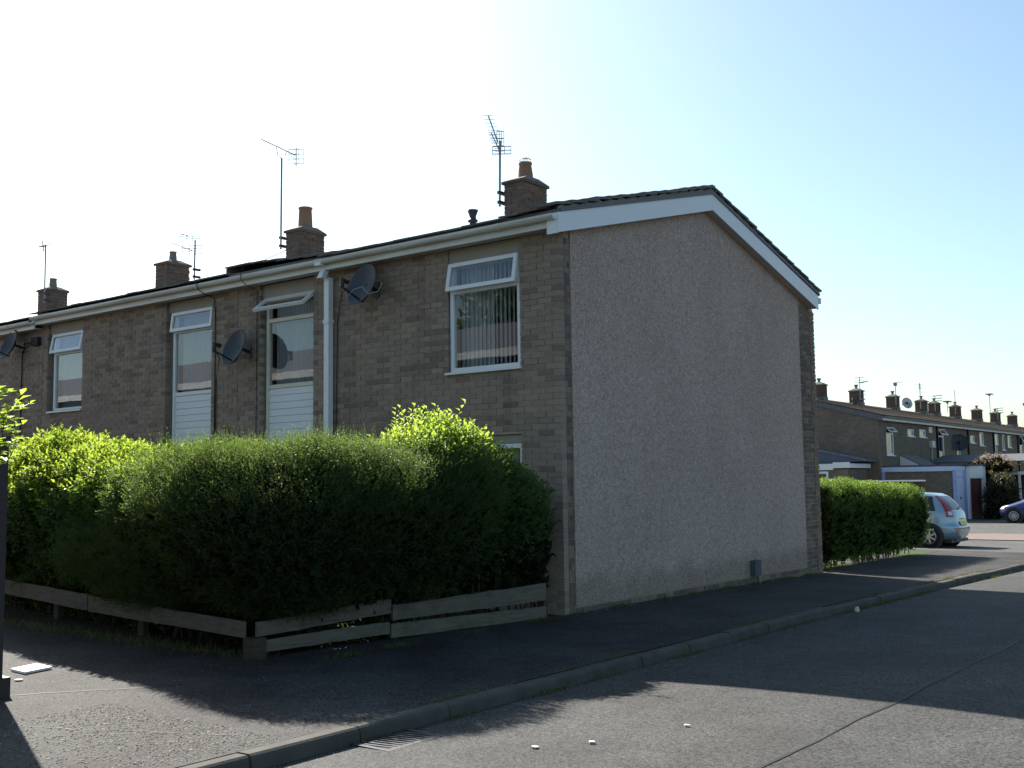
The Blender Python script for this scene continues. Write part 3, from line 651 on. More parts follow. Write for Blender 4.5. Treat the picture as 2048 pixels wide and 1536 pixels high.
def boom(mb, p, q, n, el, r=.009, spread=Vector((0, 1, 0)), taper=.7):
    p, q = Vector(p), Vector(q); mb.tube([p, q], r, 5)
    for i in range(n):
        t = i / max(1, n - 1); c = p.lerp(q, t); L = el * (1 - (1 - taper) * t); mb.tube([c - spread * L / 2, c + spread * L / 2], .0045, 4)
def grid_refl(mb, c, ax, w_, h, n=4):
    c = Vector(c); ax = Vector(ax).normalized()
    for i in range(n):
        z = -h / 2 + h * i / (n - 1); mb.tube([c - ax * w_ / 2 + Vector((0, 0, z)), c + ax * w_ / 2 + Vector((0, 0, z))], .008, 4)
    for s_ in (-1, -.3, .3, 1): mb.tube([c + ax * s_ * w_ / 2 + Vector((0, 0, -h / 2)), c + ax * s_ * w_ / 2 + Vector((0, 0, h / 2))], .007, 4)
def aerial(label, base, top, parts):
    A = empty('tv_aerial', base); tag(A, label, 'aerial', 'television aerials on chimneys'); off = -Vector(base)
    def add(name, mb, m=M['galv']):
        o = mb.build(name, m, A); o.location = off
    add('mast', MB().tube([base, top], .02, 8))
    bz = base[2]; add('bracket', MB().box(base[0] - .03, base[0] + .03, base[1] - .03, base[1] + .16, bz + .05, bz + .1).box(base[0] - .03, base[0] + .03, base[1] - .03, base[1] + .16, bz + .22, bz + .27), M['dark_metal'])
    for n_, f in parts:
        mb = MB(); f(mb); add(n_, mb)
    return A
R3 = Vector((.8, .6, 0)); LW = Vector((-.8, -.6, 0))
def ap1(mb):
    boom(mb, (-3.68, 3.45, 7.45), (-3.86, 3.42, 7.95), 8, .22, .012, R3); grid_refl(mb, (-3.66, 3.5, 7.52), R3, .12, .26, 3)
def ap1b(mb):
    boom(mb, (-3.64, 3.45, 7.28), (-3.77, 3.38, 7.62), 8, .15, .01, R3); grid_refl(mb, (-3.62, 3.48, 7.3), R3, .32, .13, 3)
aerial('mast with two tilted aerials on the chimney nearest the gable', (-3.74, 3.56, 6.35), (-3.70, 3.54, 7.5), [('upper_array', ap1), ('lower_array', ap1b)])
def ap2(mb):
    boom(mb, (-8.86, 3.4, 8.24), (-9.85, 3.36, 8.76), 14, .1, .013, Vector((0, 1, 0)), .8); grid_refl(mb, (-8.82, 3.4, 8.2), R3, .3, .3, 4)
    mb.tube([(-9.3, 3.42, 8.27), (-9.38, 3.4, 8.33), (-9.4, 3.38, 8.5)], .009, 5).tube([(-9.25, 3.42, 8.27), (-9.15, 3.4, 8.3), (-9.12, 3.4, 8.36)], .009, 5)
    mb.tube([(-8.82, 3.4, 8.0), (-8.82, 3.4, 8.38)], .012, 5)
aerial('tall mast with one long aerial beside the tall terracotta pot', (-9.46, 3.56, 6.42), (-9.32, 3.45, 8.28), [('aerial_array', ap2)])
def ap3(mb):
    boom(mb, (-13.1, 4.0, 7.32), (-13.8, 3.85, 7.52), 8, .1, .01, Vector((0, 1, 0))); grid_refl(mb, (-13.15, 4.0, 7.3), R3, .45, .17, 4)
def ap3b(mb):
    boom(mb, (-13.05, 4.0, 6.98), (-13.65, 3.85, 7.23), 8, .1, .012, Vector((0, 1, 0))); grid_refl(mb, (-13.05, 4.0, 7.0), R3, .45, .19, 4)
aerial('mast with two stacked grid aerials on the third chimney', (-13.42, 4.33, 6.4), (-13.4, 4.33, 7.33), [('upper_array', ap3), ('lower_array', ap3b)])
def ap4(mb):
    boom(mb, (-18.55, 3.5, 7.78), (-19.6, 3.45, 7.98), 8, .06, .014, Vector((0, 1, 0))); mb.tube([(-18.62, 3.5, 7.68), (-18.68, 3.5, 7.95)], .016, 5).tube([(-18.75, 3.4, 7.8), (-18.45, 3.6, 7.84)], .014, 5)
aerial('slim mast with a single thin aerial on the farthest near-row chimney', (-18.62, 3.56, 6.35), (-18.6, 3.54, 7.85), [('aerial_array', ap4)])
for A in bpy.data.objects:
    if A.name.startswith('tv_aerial'): pass
# security light at the rear corner of the eaves, meter box at the gable foot
L_ = MB().box(.02, .16, 7.86, 7.98, 4.76, 4.86).box(.06, .14, 7.83, 7.87, 4.79, 4.83); tag(L_.build('security_light', M['dish_pale']), 'small pale security light at the rear end of the bargeboard', 'light')
mbx = empty('meter_box', (0.03, 5.15, 0)); tag(mbx, 'small dark grey box at the foot of the pebbledashed wall', 'meter box')
MB().box(.012 - .03, .1 - .03, -.11, .11, .1, .34).build('casing', M['greyroof'], mbx); MB().tube([(.05, .03, .1), (.06, .05, -.05)], .03, 8).build('pipe', M['galv'], mbx)

# ------------------------------------------------------------------ fence round the corner garden
F = empty('garden_fence', (-.54, -4.29, 0)); tag(F, 'low weathered timber rail fence below the tall hedge at the corner', 'fence')
def fboard(p, q, z0a, z1a, z0b, z1b, th=.03, name='rail_board', m=None):
    p, q = Vector((*p, 0)), Vector((*q, 0)); d = (q - p).normalized(); nn = Vector((d.y, -d.x, 0)); mb = MB(); k = 10; poly = []
    bot = [p.lerp(q, i / k) + Vector((0, 0, z0a + (z0b - z0a) * i / k + random.gauss(0, .0025))) for i in range(k + 1)]
    top = [p.lerp(q, i / k) + Vector((0, 0, z1a + (z1b - z1a) * i / k + random.gauss(0, .003))) for i in range(k + 1)]
    for i in range(k):
        mb.quad(bot[i] + nn * th, bot[i + 1] + nn * th, top[i + 1] + nn * th, top[i] + nn * th); mb.quad(bot[i], top[i], top[i + 1], bot[i + 1])
        mb.quad(top[i] + nn * th, top[i + 1] + nn * th, top[i + 1], top[i]); mb.quad(bot[i] + nn * th, bot[i], bot[i + 1], bot[i + 1] + nn * th)
    mb.quad(bot[0], bot[0] + nn * th, top[0] + nn * th, top[0]); mb.quad(bot[k], top[k], top[k] + nn * th, bot[k] + nn * th)
    o = mb.build(name, m or M['timber'], F); o.location = -F.location
A0 = Vector((-.54, -4.29)); A1 = Vector((-.09, -.22)); B1 = Vector((-6.8, -3.45))
sp = lambda t: tuple(A0.lerp(A1, t)); fp = lambda t: tuple(A0.lerp(B1, t))
fboard(fp(.55), fp(.012), .19, .37, .195, .345); fboard(fp(1), fp(.555), .235, .42, .2, .38)
fboard(sp(.012), sp(.405), .205, .335, .275, .43); fboard(sp(.41), sp(.985), .2, .35, .205, .405)
fboard(sp(.012), sp(.40), .055, .165, .07, .19); fboard(sp(.405), sp(.985), .02, .165, .0, .135)
for (px, py), h, wd in ((sp(0), .2, .075), (sp(.405), .36, .05), (sp(.97), .34, .05), (fp(.36), .3, .05), (fp(.72), .36, .05)):
    o = MB().box(px - wd, px + wd, py - wd + (.03 if h > .25 else 0) + .05, py + wd + .05, -.05, h).build('post', M['timber_dark'], F); o.location = -F.location + Vector((-.06 if h > .25 else .0, .04 if h > .25 else 0, 0))

# ------------------------------------------------------------------ foliage
def unit(a): return a / np.maximum(np.linalg.norm(a, axis=1, keepdims=True), 1e-9)
def leaf_quads(P, D, Nn, L, Wd, fold=.25, flat=False):
    """leaves as two quads sharing a midrib: base, side, tip, side; P base points, D direction, Nn leaf normal"""
    n = len(P); D = unit(D); Sd = unit(np.cross(D, Nn)); Up = np.cross(Sd, D); L = np.broadcast_to(L, (n,))[:, None]; Wd = np.broadcast_to(Wd, (n,))[:, None]
    base = P; tip = P + D * L - Up * L * .12; mid = P + D * L * .45
    a = mid + Sd * Wd / 2 + Up * Wd * fold; b = mid - Sd * Wd / 2 + Up * Wd * fold
    if flat: return np.stack([base, a, tip, b], 1).reshape(-1, 3), np.arange(n * 4).reshape(-1, 4)
    V = np.stack([base, a, tip, b, mid], 1).reshape(-1, 3); k = np.arange(n)[:, None] * 5
    F_ = np.concatenate([k + np.array([[0, 1, 2, 4]]), k + np.array([[0, 4, 2, 3]])], 0)
    return V, F_
def merge(parts):
    V = []; F_ = []; b = 0
    for v, f in parts: V.append(v); F_.append(f + b); b += len(v)
    return np.concatenate(V), np.concatenate(F_)
def shoots(base, axis, nl, L, Wd, length, droop=.35, spread=1.1, flat=False):
    """nl leaves in a spiral along each shoot"""
    out = []; n = len(base); axis = unit(axis); ref = unit(np.cross(axis, NR.normal(size=(n, 3)))); ref2 = np.cross(axis, ref)
    ph = NR.uniform(0, 6.28, n)
    for i in range(nl):
        t = (i + .4) / nl; a = ph + i * 2.4; rad = ref * np.cos(a)[:, None] + ref2 * np.sin(a)[:, None]
        el = spread * (1 - .6 * t); D = axis * math.cos(el) + rad * math.sin(el) + np.array([0, 0, -droop * (1 - t)]) + NR.normal(size=(n, 3)) * .12
        p = base + axis * (np.asarray(length)[:, None] if np.ndim(length) else length) * t
        out.append(leaf_quads(p, D, axis + NR.normal(size=(n, 3)) * .25, L * NR.uniform(.7, 1.15, n) * (1.05 - .35 * t), Wd * NR.uniform(.75, 1.15, n), .25, flat))
    return merge(out)
def lump(p, s, seed):
    r = np.random.default_rng(seed); out = np.zeros(len(p))
    for k in range(5):
        d = r.normal(size=3); d /= np.linalg.norm(d); out += np.sin(p @ d * s * (1 + .7 * k) + r.uniform(0, 6)) / (1 + .55 * k)
    return out / 2
def hedge_points(path, half, z0, z1f, n, seed, depth=.13, lumpy=.07, round_=3.2, top_bias=.0, lean=0.):
    """points in the outer shell of a hedge running along path; returns positions and outward normals"""
    path = np.asarray(path, float); seg = np.linalg.norm(np.diff(path, axis=0), axis=1); cum = np.concatenate([[0], np.cumsum(seg)])
    dens = np.linspace(0, cum[-1], 200); s = NR.uniform(0, cum[-1], n)
    if len(path) > 3: bend = NR.uniform(size=n) < .3; s = np.where(bend, NR.uniform(cum[1], cum[-2], n), s)
    x = np.interp(s, cum, path[:, 0]); y = np.interp(s, cum, path[:, 1])
    ts = np.diff(path, axis=0) / seg[:, None]; tv = np.concatenate([ts[:1], ts[:-1] + ts[1:], ts[-1:]]); tv /= np.linalg.norm(tv, axis=1)[:, None]
    t = np.stack([np.interp(s, cum, tv[:, 0]), np.interp(s, cum, tv[:, 1])], 1); t /= np.linalg.norm(t, axis=1)[:, None]; nx, ny = t[:, 1], -t[:, 0]
    a = NR.uniform(0, 2 * np.pi, n); a = np.where(NR.uniform(size=n) < top_bias, NR.uniform(.25, np.pi - .25, n), a)
    ca, sa = np.cos(a), np.sin(a); rr = 1 / (np.abs(ca) ** round_ + np.abs(sa) ** round_) ** (1 / round_)
    zt = z1f(s / cum[-1], x, y); zc = (z0 + zt) / 2; hz = (zt - z0) / 2
    k = 1 - np.abs(NR.normal(0, 1, n)) * depth / half
    k = np.clip(k, .2, 1); zz = sa * rr * k; up = np.clip((zz + 1) / 1.25, 0, 1); wt = .36 + .64 * up * (2 - up) if lean else 1.
    lat = ca * rr * k * half * wt - lean * (1 - np.clip((zz + 1) / 1.3, 0, 1)) ** 1.3
    P0 = np.stack([x + nx * lat, y + ny * lat, zc + zz * hz], 1)
    out = unit(np.stack([nx * ca * np.abs(ca), ny * ca * np.abs(ca), sa * np.abs(sa) * .8], 1))
    return P0 + out * (lump(P0, 5., seed) * lumpy)[:, None], out
def filler(path, half, z0, z1f, n, size=.12, lean=0.):  # oversized dark leaves added inside the hedge to block light
    P, O = hedge_points(path, half * .84, z0 + .05, lambda s, x, y: z1f(s, x, y) - .1, n, 3, depth=half * .45, lumpy=.05, lean=lean)
    return leaf_quads(P, NR.normal(size=P.shape), NR.normal(size=P.shape), size, size * .9)
def stems(mb, path, half, z1f, n, r=.012, z0=0.):
    path = [Vector((*p, 0)) for p in path]
    for i in range(n):
        t = random.random() * (len(path) - 1); k = int(t); c = path[k].lerp(path[k + 1], t - k); b = Vector((c.x + random.uniform(-.12, .12), c.y + random.uniform(-.12, .12), z0 - .03))
        h = random.uniform(.6, 1.6); e = Vector((c.x + random.uniform(-half, half) * .8, c.y + random.uniform(-half, half) * .8, z0 + h))
        m = b.lerp(e, .5) + Vector((random.uniform(-.08, .08), random.uniform(-.08, .08), 0)); mb.tube([b, m, e], [r, r * .75, r * .4], 5)
def plant(name, label, loc, parts, cat='shrub', group=None, mats=()):
    o = empty(name, loc); tag(o, label, cat, group); off = -Vector(loc)
    for (pn, (V, F_), m, kind) in parts:
        q = link(pn, fast_mesh(pn, V, F_, m), o); q.location = off
        if kind: q['kind'] = kind
    return o
def stem_part(o, path, half, z1f, n, r=.012, z0=0.):
    mb = MB(); stems(mb, path, half, z1f, n, r, z0); q = mb.build('stems', M['twig'], o); q.location = -o.location

UP = np.array([0, 0, 1.])
# bright broad-leaved shrub along the front
p1 = [(-10.5, -3.0), (-1.2, -4.16)]; z1 = lambda s, x, y: 1.92 + .1 * np.sin(x * 1.3 + 1) + .05 * np.sin(x * 4.1) - .25 * np.clip((-5.2 - x) / 1.0, 0, 1)
P, O = hedge_points(p1, .68, .42, z1, 24000, 21, .09, .08, 4.5, top_bias=.45, lean=.42)
ax = O * .7 + UP * .75 + NR.normal(size=P.shape) * .3
hb = P[:, 2] + .1 * NR.normal(size=len(P)) - .35 * np.clip(-3.2 - P[:, 0], 0, 1) * 0 > 1.5; br = shoots(P[hb], ax[hb], 7, .08, .028, NR.uniform(.08, .2, int(hb.sum())), .4); lo = shoots(P[~hb], ax[~hb], 7, .07, .026, .13, .4)  # upper leaves lighter, lower ones darker: sun and shade put into leaf colour
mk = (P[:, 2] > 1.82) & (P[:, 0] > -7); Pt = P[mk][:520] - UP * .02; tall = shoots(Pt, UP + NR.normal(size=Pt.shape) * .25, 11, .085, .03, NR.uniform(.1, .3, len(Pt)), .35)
fr_ = plant('leafy_shrub', 'bright yellow-green broad-leaved shrub with sunlit upright shoots in the front hedge', (-4.6, -3.5, 0), [('lit_foliage', merge([br, tall]), M['leaf_bright'], 'stuff'), ('foliage', lo, M['leaf_mass'], 'stuff'), ('inner_foliage', filler(p1, .62, .4, z1, 30000, .15, .42), M['leaf_inner'], 'stuff')], 'shrub', 'shrubs of the corner hedge')
stem_part(fr_, [(-8, -2.95), (-1.2, -3.8)], .4, z1, 110)
# fine-leaved evergreen filling the corner
p2 = [(-1.95, -4.18), (-1.1, -4.36), (-.62, -4.38), (-.32, -4.26), (-.14, -4.0), (-.08, -3.45), (.0, -2.0)]; z2 = lambda s, x, y: 1.9 + .04 * np.sin(x * 5 + y * 3) + .03 * np.sin(y * 9)
P, O = hedge_points(p2, .68, .43, z2, 40000, 33, .1, .08, 4.5, top_bias=.3, lean=.46)
fine = shoots(P, O * .7 + UP * .6 + NR.normal(size=P.shape) * .5, 9, .025, .0095, NR.uniform(.06, .2, len(P)), .0, .85, True)
mk = P[:, 2] > 1.8; Pt = P[mk][:900]; tl = shoots(Pt, UP + NR.normal(size=Pt.shape) * .2, 16, .022, .007, NR.uniform(.08, .3, len(Pt)), .0, .7)
pw = [(-3.5, -3.88), (-1.8, -4.12)]; Pw, Ow = hedge_points(pw, .7, .24, lambda s, x, y: 1.2 + .65 * s + 0 * x, 7000, 37, .1, .06, 4.5, lean=.34); tl = merge([tl, shoots(Pw, Ow * .7 + UP * .6 + NR.normal(size=Pw.shape) * .5, 9, .026, .01, .13, .0, .85, True)])
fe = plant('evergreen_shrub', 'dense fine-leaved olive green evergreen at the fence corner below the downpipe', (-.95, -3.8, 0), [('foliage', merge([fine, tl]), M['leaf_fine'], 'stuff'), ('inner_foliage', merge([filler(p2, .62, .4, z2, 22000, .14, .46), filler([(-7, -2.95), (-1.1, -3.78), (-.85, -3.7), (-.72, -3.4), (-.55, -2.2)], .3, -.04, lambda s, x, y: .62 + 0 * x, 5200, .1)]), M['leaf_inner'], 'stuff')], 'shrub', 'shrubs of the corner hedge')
stem_part(fe, [(-2.7, -3.7), (-1., -3.85), (-.75, -3.5), (-.55, -2.1)], .4, z2, 70)
# ovate-leaved shrub with the lit peak
p3 = [(-.12, -2.7), (-.3, -.75)]
def z3(s, x, y): return 1.96 + .24 * np.exp(-((y + 2.12) / .34) ** 2) - .34 * np.clip(y + 1.6, 0, 1.5)
P, O = hedge_points(p3, .6, .4, z3, 8500, 41, .08, .055, 3.2, .22, .4)
hi = P[:, 2] > 1.82 + .12 * NR.normal(size=len(P)); ax3 = O * .8 + UP * .6 + NR.normal(size=P.shape) * .35; ov = shoots(P[~hi], ax3[~hi], 7, .05, .026, .13, .25); kp = np.where(hi)[0][::2]; lit_top = shoots(P[kp], ax3[kp] + UP * .4, 8, .058, .03, NR.uniform(.1, .24, len(kp)), .25)  # leaves above the sun line take the lit colour, the rest the shaded one
rs = empty('ovate_shrub', (-.7, -1.7, 0)); tag(rs, 'rounded-leaf shrub with sunlit peak rising above the hedge under the dish wall', 'shrub', 'shrubs of the corner hedge')
LEAF = fast_mesh('leaf', *leaf_quads(np.zeros((1, 3)), np.array([[0, 1., 0]]), np.array([[0, 0, 1.]]), .055, .03), M['leaf_ovate'])
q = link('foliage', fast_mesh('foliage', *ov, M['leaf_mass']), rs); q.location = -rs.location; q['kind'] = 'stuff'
q = link('lit_foliage', fast_mesh('lit_foliage', *lit_top, M['leaf_ovate']), rs); q.location = -rs.location; q['kind'] = 'stuff'
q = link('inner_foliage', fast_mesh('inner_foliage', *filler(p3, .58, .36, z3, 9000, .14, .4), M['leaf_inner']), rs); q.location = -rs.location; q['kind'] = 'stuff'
def leafy_sprig(parent, b, d, L, n, me, sc=1.):
    b, d = Vector(b), Vector(d).normalized(); mb = MB(); bend = Vector((random.uniform(-.2, .2), random.uniform(-.2, .2), -.1))
    pts = [b + d * L * t + bend * L * t * t for t in (0, .35, .7, 1)]; q = mb.tube(pts, [.004, .0035, .0025, .0015], 4).build('sprig', M['twig'], parent); q.location = -parent.location
    for i in range(n):
        t = .25 + .75 * i / n; p = b + d * L * t + bend * L * t * t; a = i * 2.4 + random.random()
        dr = (d * .5 + Vector((math.cos(a), math.sin(a), .15 + .3 * t))).normalized()
        o = link('leaf', me, parent); o.location = p - parent.location; o.rotation_mode = 'QUATERNION'
        o.rotation_quaternion = dr.to_track_quat('Y', 'Z'); k = sc * random.uniform(.7, 1.2); o.scale = (k, k, k)
for i in range(38):
    y = random.gauss(-2.12, .27); x = -.22 + random.uniform(-.35, .3); z = float(z3(0, x, np.array(y))) - .06
    leafy_sprig(rs, (x, y, z), (random.uniform(-.5, .5), random.uniform(-.6, .6), 1.), random.uniform(.18, .44), 8, LEAF, 1.2)
stem_part(rs, [(-.5, -2.35), (-.5, -.75)], .35, z3, 40)
# dark shrub against the corner of the house
p4 = [(-.42, -.95), (-.33, -.2)]; z4 = lambda s, x, y: 1.7 - .14 * np.clip((y + .9) / .7, 0, 1) + .03 * np.sin(y * 14)
P, O = hedge_points(p4, .34, .3, z4, 3000, 47, .12, .06, 2.8, .2, .12)
dk = shoots(P, O * .8 + UP * .5 + NR.normal(size=P.shape) * .4, 7, .042, .02, .11, .25)
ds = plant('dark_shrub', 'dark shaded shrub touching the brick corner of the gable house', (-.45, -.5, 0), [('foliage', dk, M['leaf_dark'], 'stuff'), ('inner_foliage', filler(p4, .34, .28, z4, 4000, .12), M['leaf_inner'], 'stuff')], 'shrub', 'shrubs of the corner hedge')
stem_part(ds, p4, .3, z4, 12)
# clipped hedge beyond the gable
p5 = [(-.42, 8.5), (-.78, 15.2)]; z5 = lambda s, x, y: 1.56 - .2 * s + .03 * np.sin(y * 4)
P, O = hedge_points(p5, .42, .02, z5, 13000, 53, .1, .05, 5., .45)
pv = shoots(P, O * .7 + UP * .7 + NR.normal(size=P.shape) * .35, 6, .05, .022, .09, .2)
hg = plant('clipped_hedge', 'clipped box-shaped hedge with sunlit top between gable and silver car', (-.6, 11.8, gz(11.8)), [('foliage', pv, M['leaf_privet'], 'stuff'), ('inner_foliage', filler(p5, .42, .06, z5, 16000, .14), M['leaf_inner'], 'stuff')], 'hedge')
stem_part(hg, p5, .3, z5, 60, .012, -.1)
# small large-leaved tree reaching in beside the post
lt = empty('young_tree', (.12, -7.45, 0)); tag(lt, 'young tree whose large bright leaves reach in above the dark post', 'tree')
LEAFB = fast_mesh('leaf', *leaf_quads(np.zeros((1, 3)), np.array([[0, 1., 0]]), np.array([[0, 0, 1.]]), .1, .052), M['leaf_ovate'])
MB().tube([(0, 0, -.05), (.03, .02, .8), (.0, .05, 1.6), (.15, .1, 2.1)], [.035, .03, .024, .014], 7).build('trunk', M['twig'], lt)
for i in range(46):
    t = random.random(); b = Vector((.3 + .3 * t, -7.35 + .14 * t, 1.78 + .42 * random.random()))
    leafy_sprig(lt, b, (random.uniform(.1, 1.), random.uniform(-.4, .5), random.uniform(-.3, .8)), random.uniform(.1, .24), 6, LEAFB, .8)
# weeds along the kerb and the foot of the gable
Pn = []; 
def weeds(n, fx, fy, fz, hgt):
    P = np.stack([fx(n), fy(n), np.zeros(n)], 1); P[:, 2] = fz(P); D = UP + NR.normal(size=P.shape) * .6
    return leaf_quads(P, D, NR.normal(size=P.shape), hgt * NR.uniform(.4, 1.2, n), .006, .1)
clump = lambda n, c, w_: (lambda cc: NR.choice(cc, n) + NR.normal(0, w_, n))(np.asarray(c))
cy = NR.uniform(-6.4, 12, 30); wd_ = [weeds(2600, lambda n: 2.375 + np.abs(NR.normal(0, .025, n)), lambda n: clump(n, cy, .16), lambda P: np.array([roadz(2.4, y) for y in P[:, 1]]), .05)]
cy2 = NR.uniform(-5.5, 11, 22); wd_.append(weeds(1500, lambda n: 2.2 + NR.normal(0, .02, n), lambda n: clump(n, cy2, .2), lambda P: np.array([gz(y) for y in P[:, 1]]), .035))
cy3 = NR.uniform(-3.8, 7.8, 26); wd_.append(weeds(2200, lambda n: .05 + np.abs(NR.normal(0, .05, n)) , lambda n: clump(n, cy3, .12), lambda P: np.array([gz(y) for y in P[:, 1]]), .06))
wd_.append(weeds(1600, lambda n: NR.uniform(-6, -.4, n), lambda n: -4.25 + NR.normal(0, .12, n), lambda P: np.zeros(len(P)), .09))
q = link('weeds', fast_mesh('weeds', *merge(wd_), M['grass'])); q['kind'] = 'stuff'; tag(q, 'small weeds and grass along the kerb and the foot of the walls', 'weeds')
Pg = np.stack([NR.uniform(-9, -.45, 8200), NR.uniform(-4.2, -1.7, 8200), np.full(8200, .01)], 1); Pg = Pg[(Pg[:, 1] > -4.05 - .134 * (Pg[:, 0] + .5)) & (Pg[:, 0] < -.62 + .11 * (Pg[:, 1] + 4.2)) & ((Pg[:, 1] > -3.3) | (Pg[:, 0] < -3)) & ~((Pg[:, 0] > -3.65) & (Pg[:, 0] < -2.15) & (Pg[:, 1] > -3.5))]
gc = shoots(Pg, UP + NR.normal(size=Pg.shape) * .4, 5, .06, .028, NR.uniform(.03, .18, len(Pg)), .2)
q = link('ground_cover', fast_mesh('ground_cover', *gc, M['leaf_privet'])); tag(q, 'low sunlit green plants in the garden behind the fence', 'ground cover', kind='stuff')
def grit(n, fx, fy, fz, r0, r1):
    P = np.stack([fx(n), fy(n), np.zeros(n)], 1); P[:, 2] = fz(P); r = NR.uniform(r0, r1, n)[:, None]; a = NR.uniform(0, 6.28, n); c, s_ = np.cos(a)[:, None], np.sin(a)[:, None]; Z = np.zeros((n, 1))
    e1 = np.concatenate([c, s_, Z], 1) * r; e2 = np.concatenate([-s_, c, Z], 1) * r * NR.uniform(.5, .9, (n, 1)); up = np.concatenate([Z, Z, r * .7], 1); k = np.arange(n)[:, None] * 5
    V = np.stack([P - e1, P + e2, P + e1, P - e2, P + up], 1).reshape(-1, 3); return V, np.concatenate([k + np.array([q]) for q in ([0, 1, 4], [1, 2, 4], [2, 3, 4], [3, 0, 4])])
gr = merge([grit(2600, lambda n: NR.uniform(.2, 2.15, n), lambda n: -6.2 - np.abs(NR.normal(0, .75, n)), lambda P: np.zeros(len(P)) + .001, .004, .013), grit(3000, lambda n: 2.385 + np.abs(NR.normal(0, .09, n)), lambda n: NR.uniform(-7.5, 12, n), lambda P: np.array([roadz(x, y) for x, y in P[:, :2]]) + .001, .003, .01), grit(1200, lambda n: NR.uniform(-3, 2.1, n), lambda n: NR.uniform(-7.5, -4.6, n), lambda P: np.zeros(len(P)) + .001, .003, .009), grit(900, lambda n: .03 + np.abs(NR.normal(0, .1, n)), lambda n: NR.uniform(0, 8, n), lambda P: np.array([gz(y) for y in P[:, 1]]) + .001, .003, .011)])
q = link('loose_gravel', fast_mesh('loose_gravel', *gr, M['gravel'])); tag(q, 'loose grit and stone chips along gutter and footway', 'gravel', kind='stuff')
# fallen twigs and litter below the hedge
q = MB()
for i in range(120):
    x = random.uniform(-6, -.6); y = -4.3 - abs(random.gauss(0, .18)) - .134 * (x + .5); a = random.random() * 6.28; l = random.uniform(.04, .14)
    q.bar((x, y, .008), (x + l * math.cos(a), y + l * math.sin(a), .012), .005, .005)
tag(q.build('fallen_twigs', M['twig']), 'scattered fallen twigs under the front fence', 'twigs', kind='stuff')

# ------------------------------------------------------------------ street things
P0 = empty('street_post', (-.93, -6.67, 0)); tag(P0, 'tall dark painted post on a wider plinth beside the white sign plate', 'post')
MB().box(-.2, .195, -.14, .14, .14, 1.98).build('shaft', M['post'], P0); MB().box(-.235, .245, -.18, .18, -.05, .15).build('plinth', M['post'], P0); MB().box(-.21, .205, -.15, .15, 1.98, 2.02).build('cap', M['post'], P0)
sg = empty('sign_plate', (-1.73, -5.755, 0)); tag(sg, 'white rectangular sign plate with two lines of dark lettering lying on the footway', 'sign')
C4 = [Vector((-1.83, -5.89, 0)), Vector((-1.55, -5.91, 0)), Vector((-1.62, -5.62, 0)), Vector((-1.92, -5.60, 0))]
C4 = [c - sg.location for c in C4]; MB().prism([c + Vector((0, 0, .006)) for c in C4], (0, 0, .02)).build('plate', M['sign'], sg)
def pl(u, v): return C4[0].lerp(C4[1], u).lerp(C4[3].lerp(C4[2], u), v) + Vector((0, 0, .029))
let = MB()
GL = {'K': ['1001', '1010', '1100', '1010', '1001'], 'O': ['1111', '1001', '1001', '1001', '1111'], 'B': ['1110', '1001', '1110', '1001', '1110'], 'S': ['1111', '1000', '1111', '0001', '1111'], 'C': ['1111', '1000', '1000', '1000', '1111'], 'D': ['1110', '1001', '1001', '1001', '1110']}
for row, (word, v0) in enumerate((('KCD', .58), ('KOBS', .28))):
    for k, ch in enumerate(word):
        for r, line in enumerate(GL[ch]):
            for c, bit in enumerate(line):
                if bit == '1':
                    u = .2 + k * .16 + c * .033; v = v0 + .2 - r * .05; let.quad(pl(u, v), pl(u + .033, v), pl(u + .033, v - .05), pl(u, v - .05))
let.build('lettering', M['ink'], sg)
dr = empty('drain_grate', (2.52, -5.53, roadz(2.52, -5.53))); tag(dr, 'dark iron gully grate in the road beside the kerb', 'drain')
MB().box(-.16, .16, -.24, .24, -.06, .002).build('pit', M['black'], dr)
fm = MB().box(-.19, -.15, -.27, .27, -.05, .01).box(.15, .19, -.27, .27, -.05, .01).box(-.15, .15, -.27, -.23, -.05, .0095).box(-.15, .15, .23, .27, -.05, .0095); fm.build('frame', M['dark_metal'], dr)
for i in range(9): MB().obox((0, -.2 + i * .05, .004), (.15, .025, 0), (-.002, .011, 0), (0, 0, .006)).build('bar', M['dark_metal'], dr)
for i, (x, y, r, lab) in enumerate(((3.49, -5.3, .022, 'pale flattened litter scrap on the lit road near the drain'), (3.73, -5.01, .02, 'pale litter scrap on the lit road second from the drain'), (4.0, -4.27, .02, 'pale litter scrap on the lit road close to the shadow edge'), (-1.3, -6.1, .03, 'pale stone chip on the footway beside the white sign plate'))):
    z = roadz(x, y) if x > 2.4 else 0.; q = MB(); n = 7; pp = [(x + r * random.uniform(.6, 1.3) * math.cos(6.283 * k / n) * 1.3, y + r * random.uniform(.6, 1.3) * math.sin(6.283 * k / n), z + .006) for k in range(n)]; q.prism(pp, (0, 0, .008)); tag(q.build('litter_scrap', M['litter']), lab, 'litter', 'litter scraps')
q = MB().lathe([(.0, -.035), (.03, -.02), (.036, 0), (.03, .02), (.0, .035)], (2.5, 2.9, roadz(2.5, 2.9) + .035), 10); q.box(2.49, 2.51, 2.86, 2.94, roadz(2.5, 2.9) + .06, roadz(2.5, 2.9) + .075); tag(q.build('crushed_cup', M['litter']), 'pale crushed cup lying in the gutter against the kerb', 'litter', 'litter scraps')

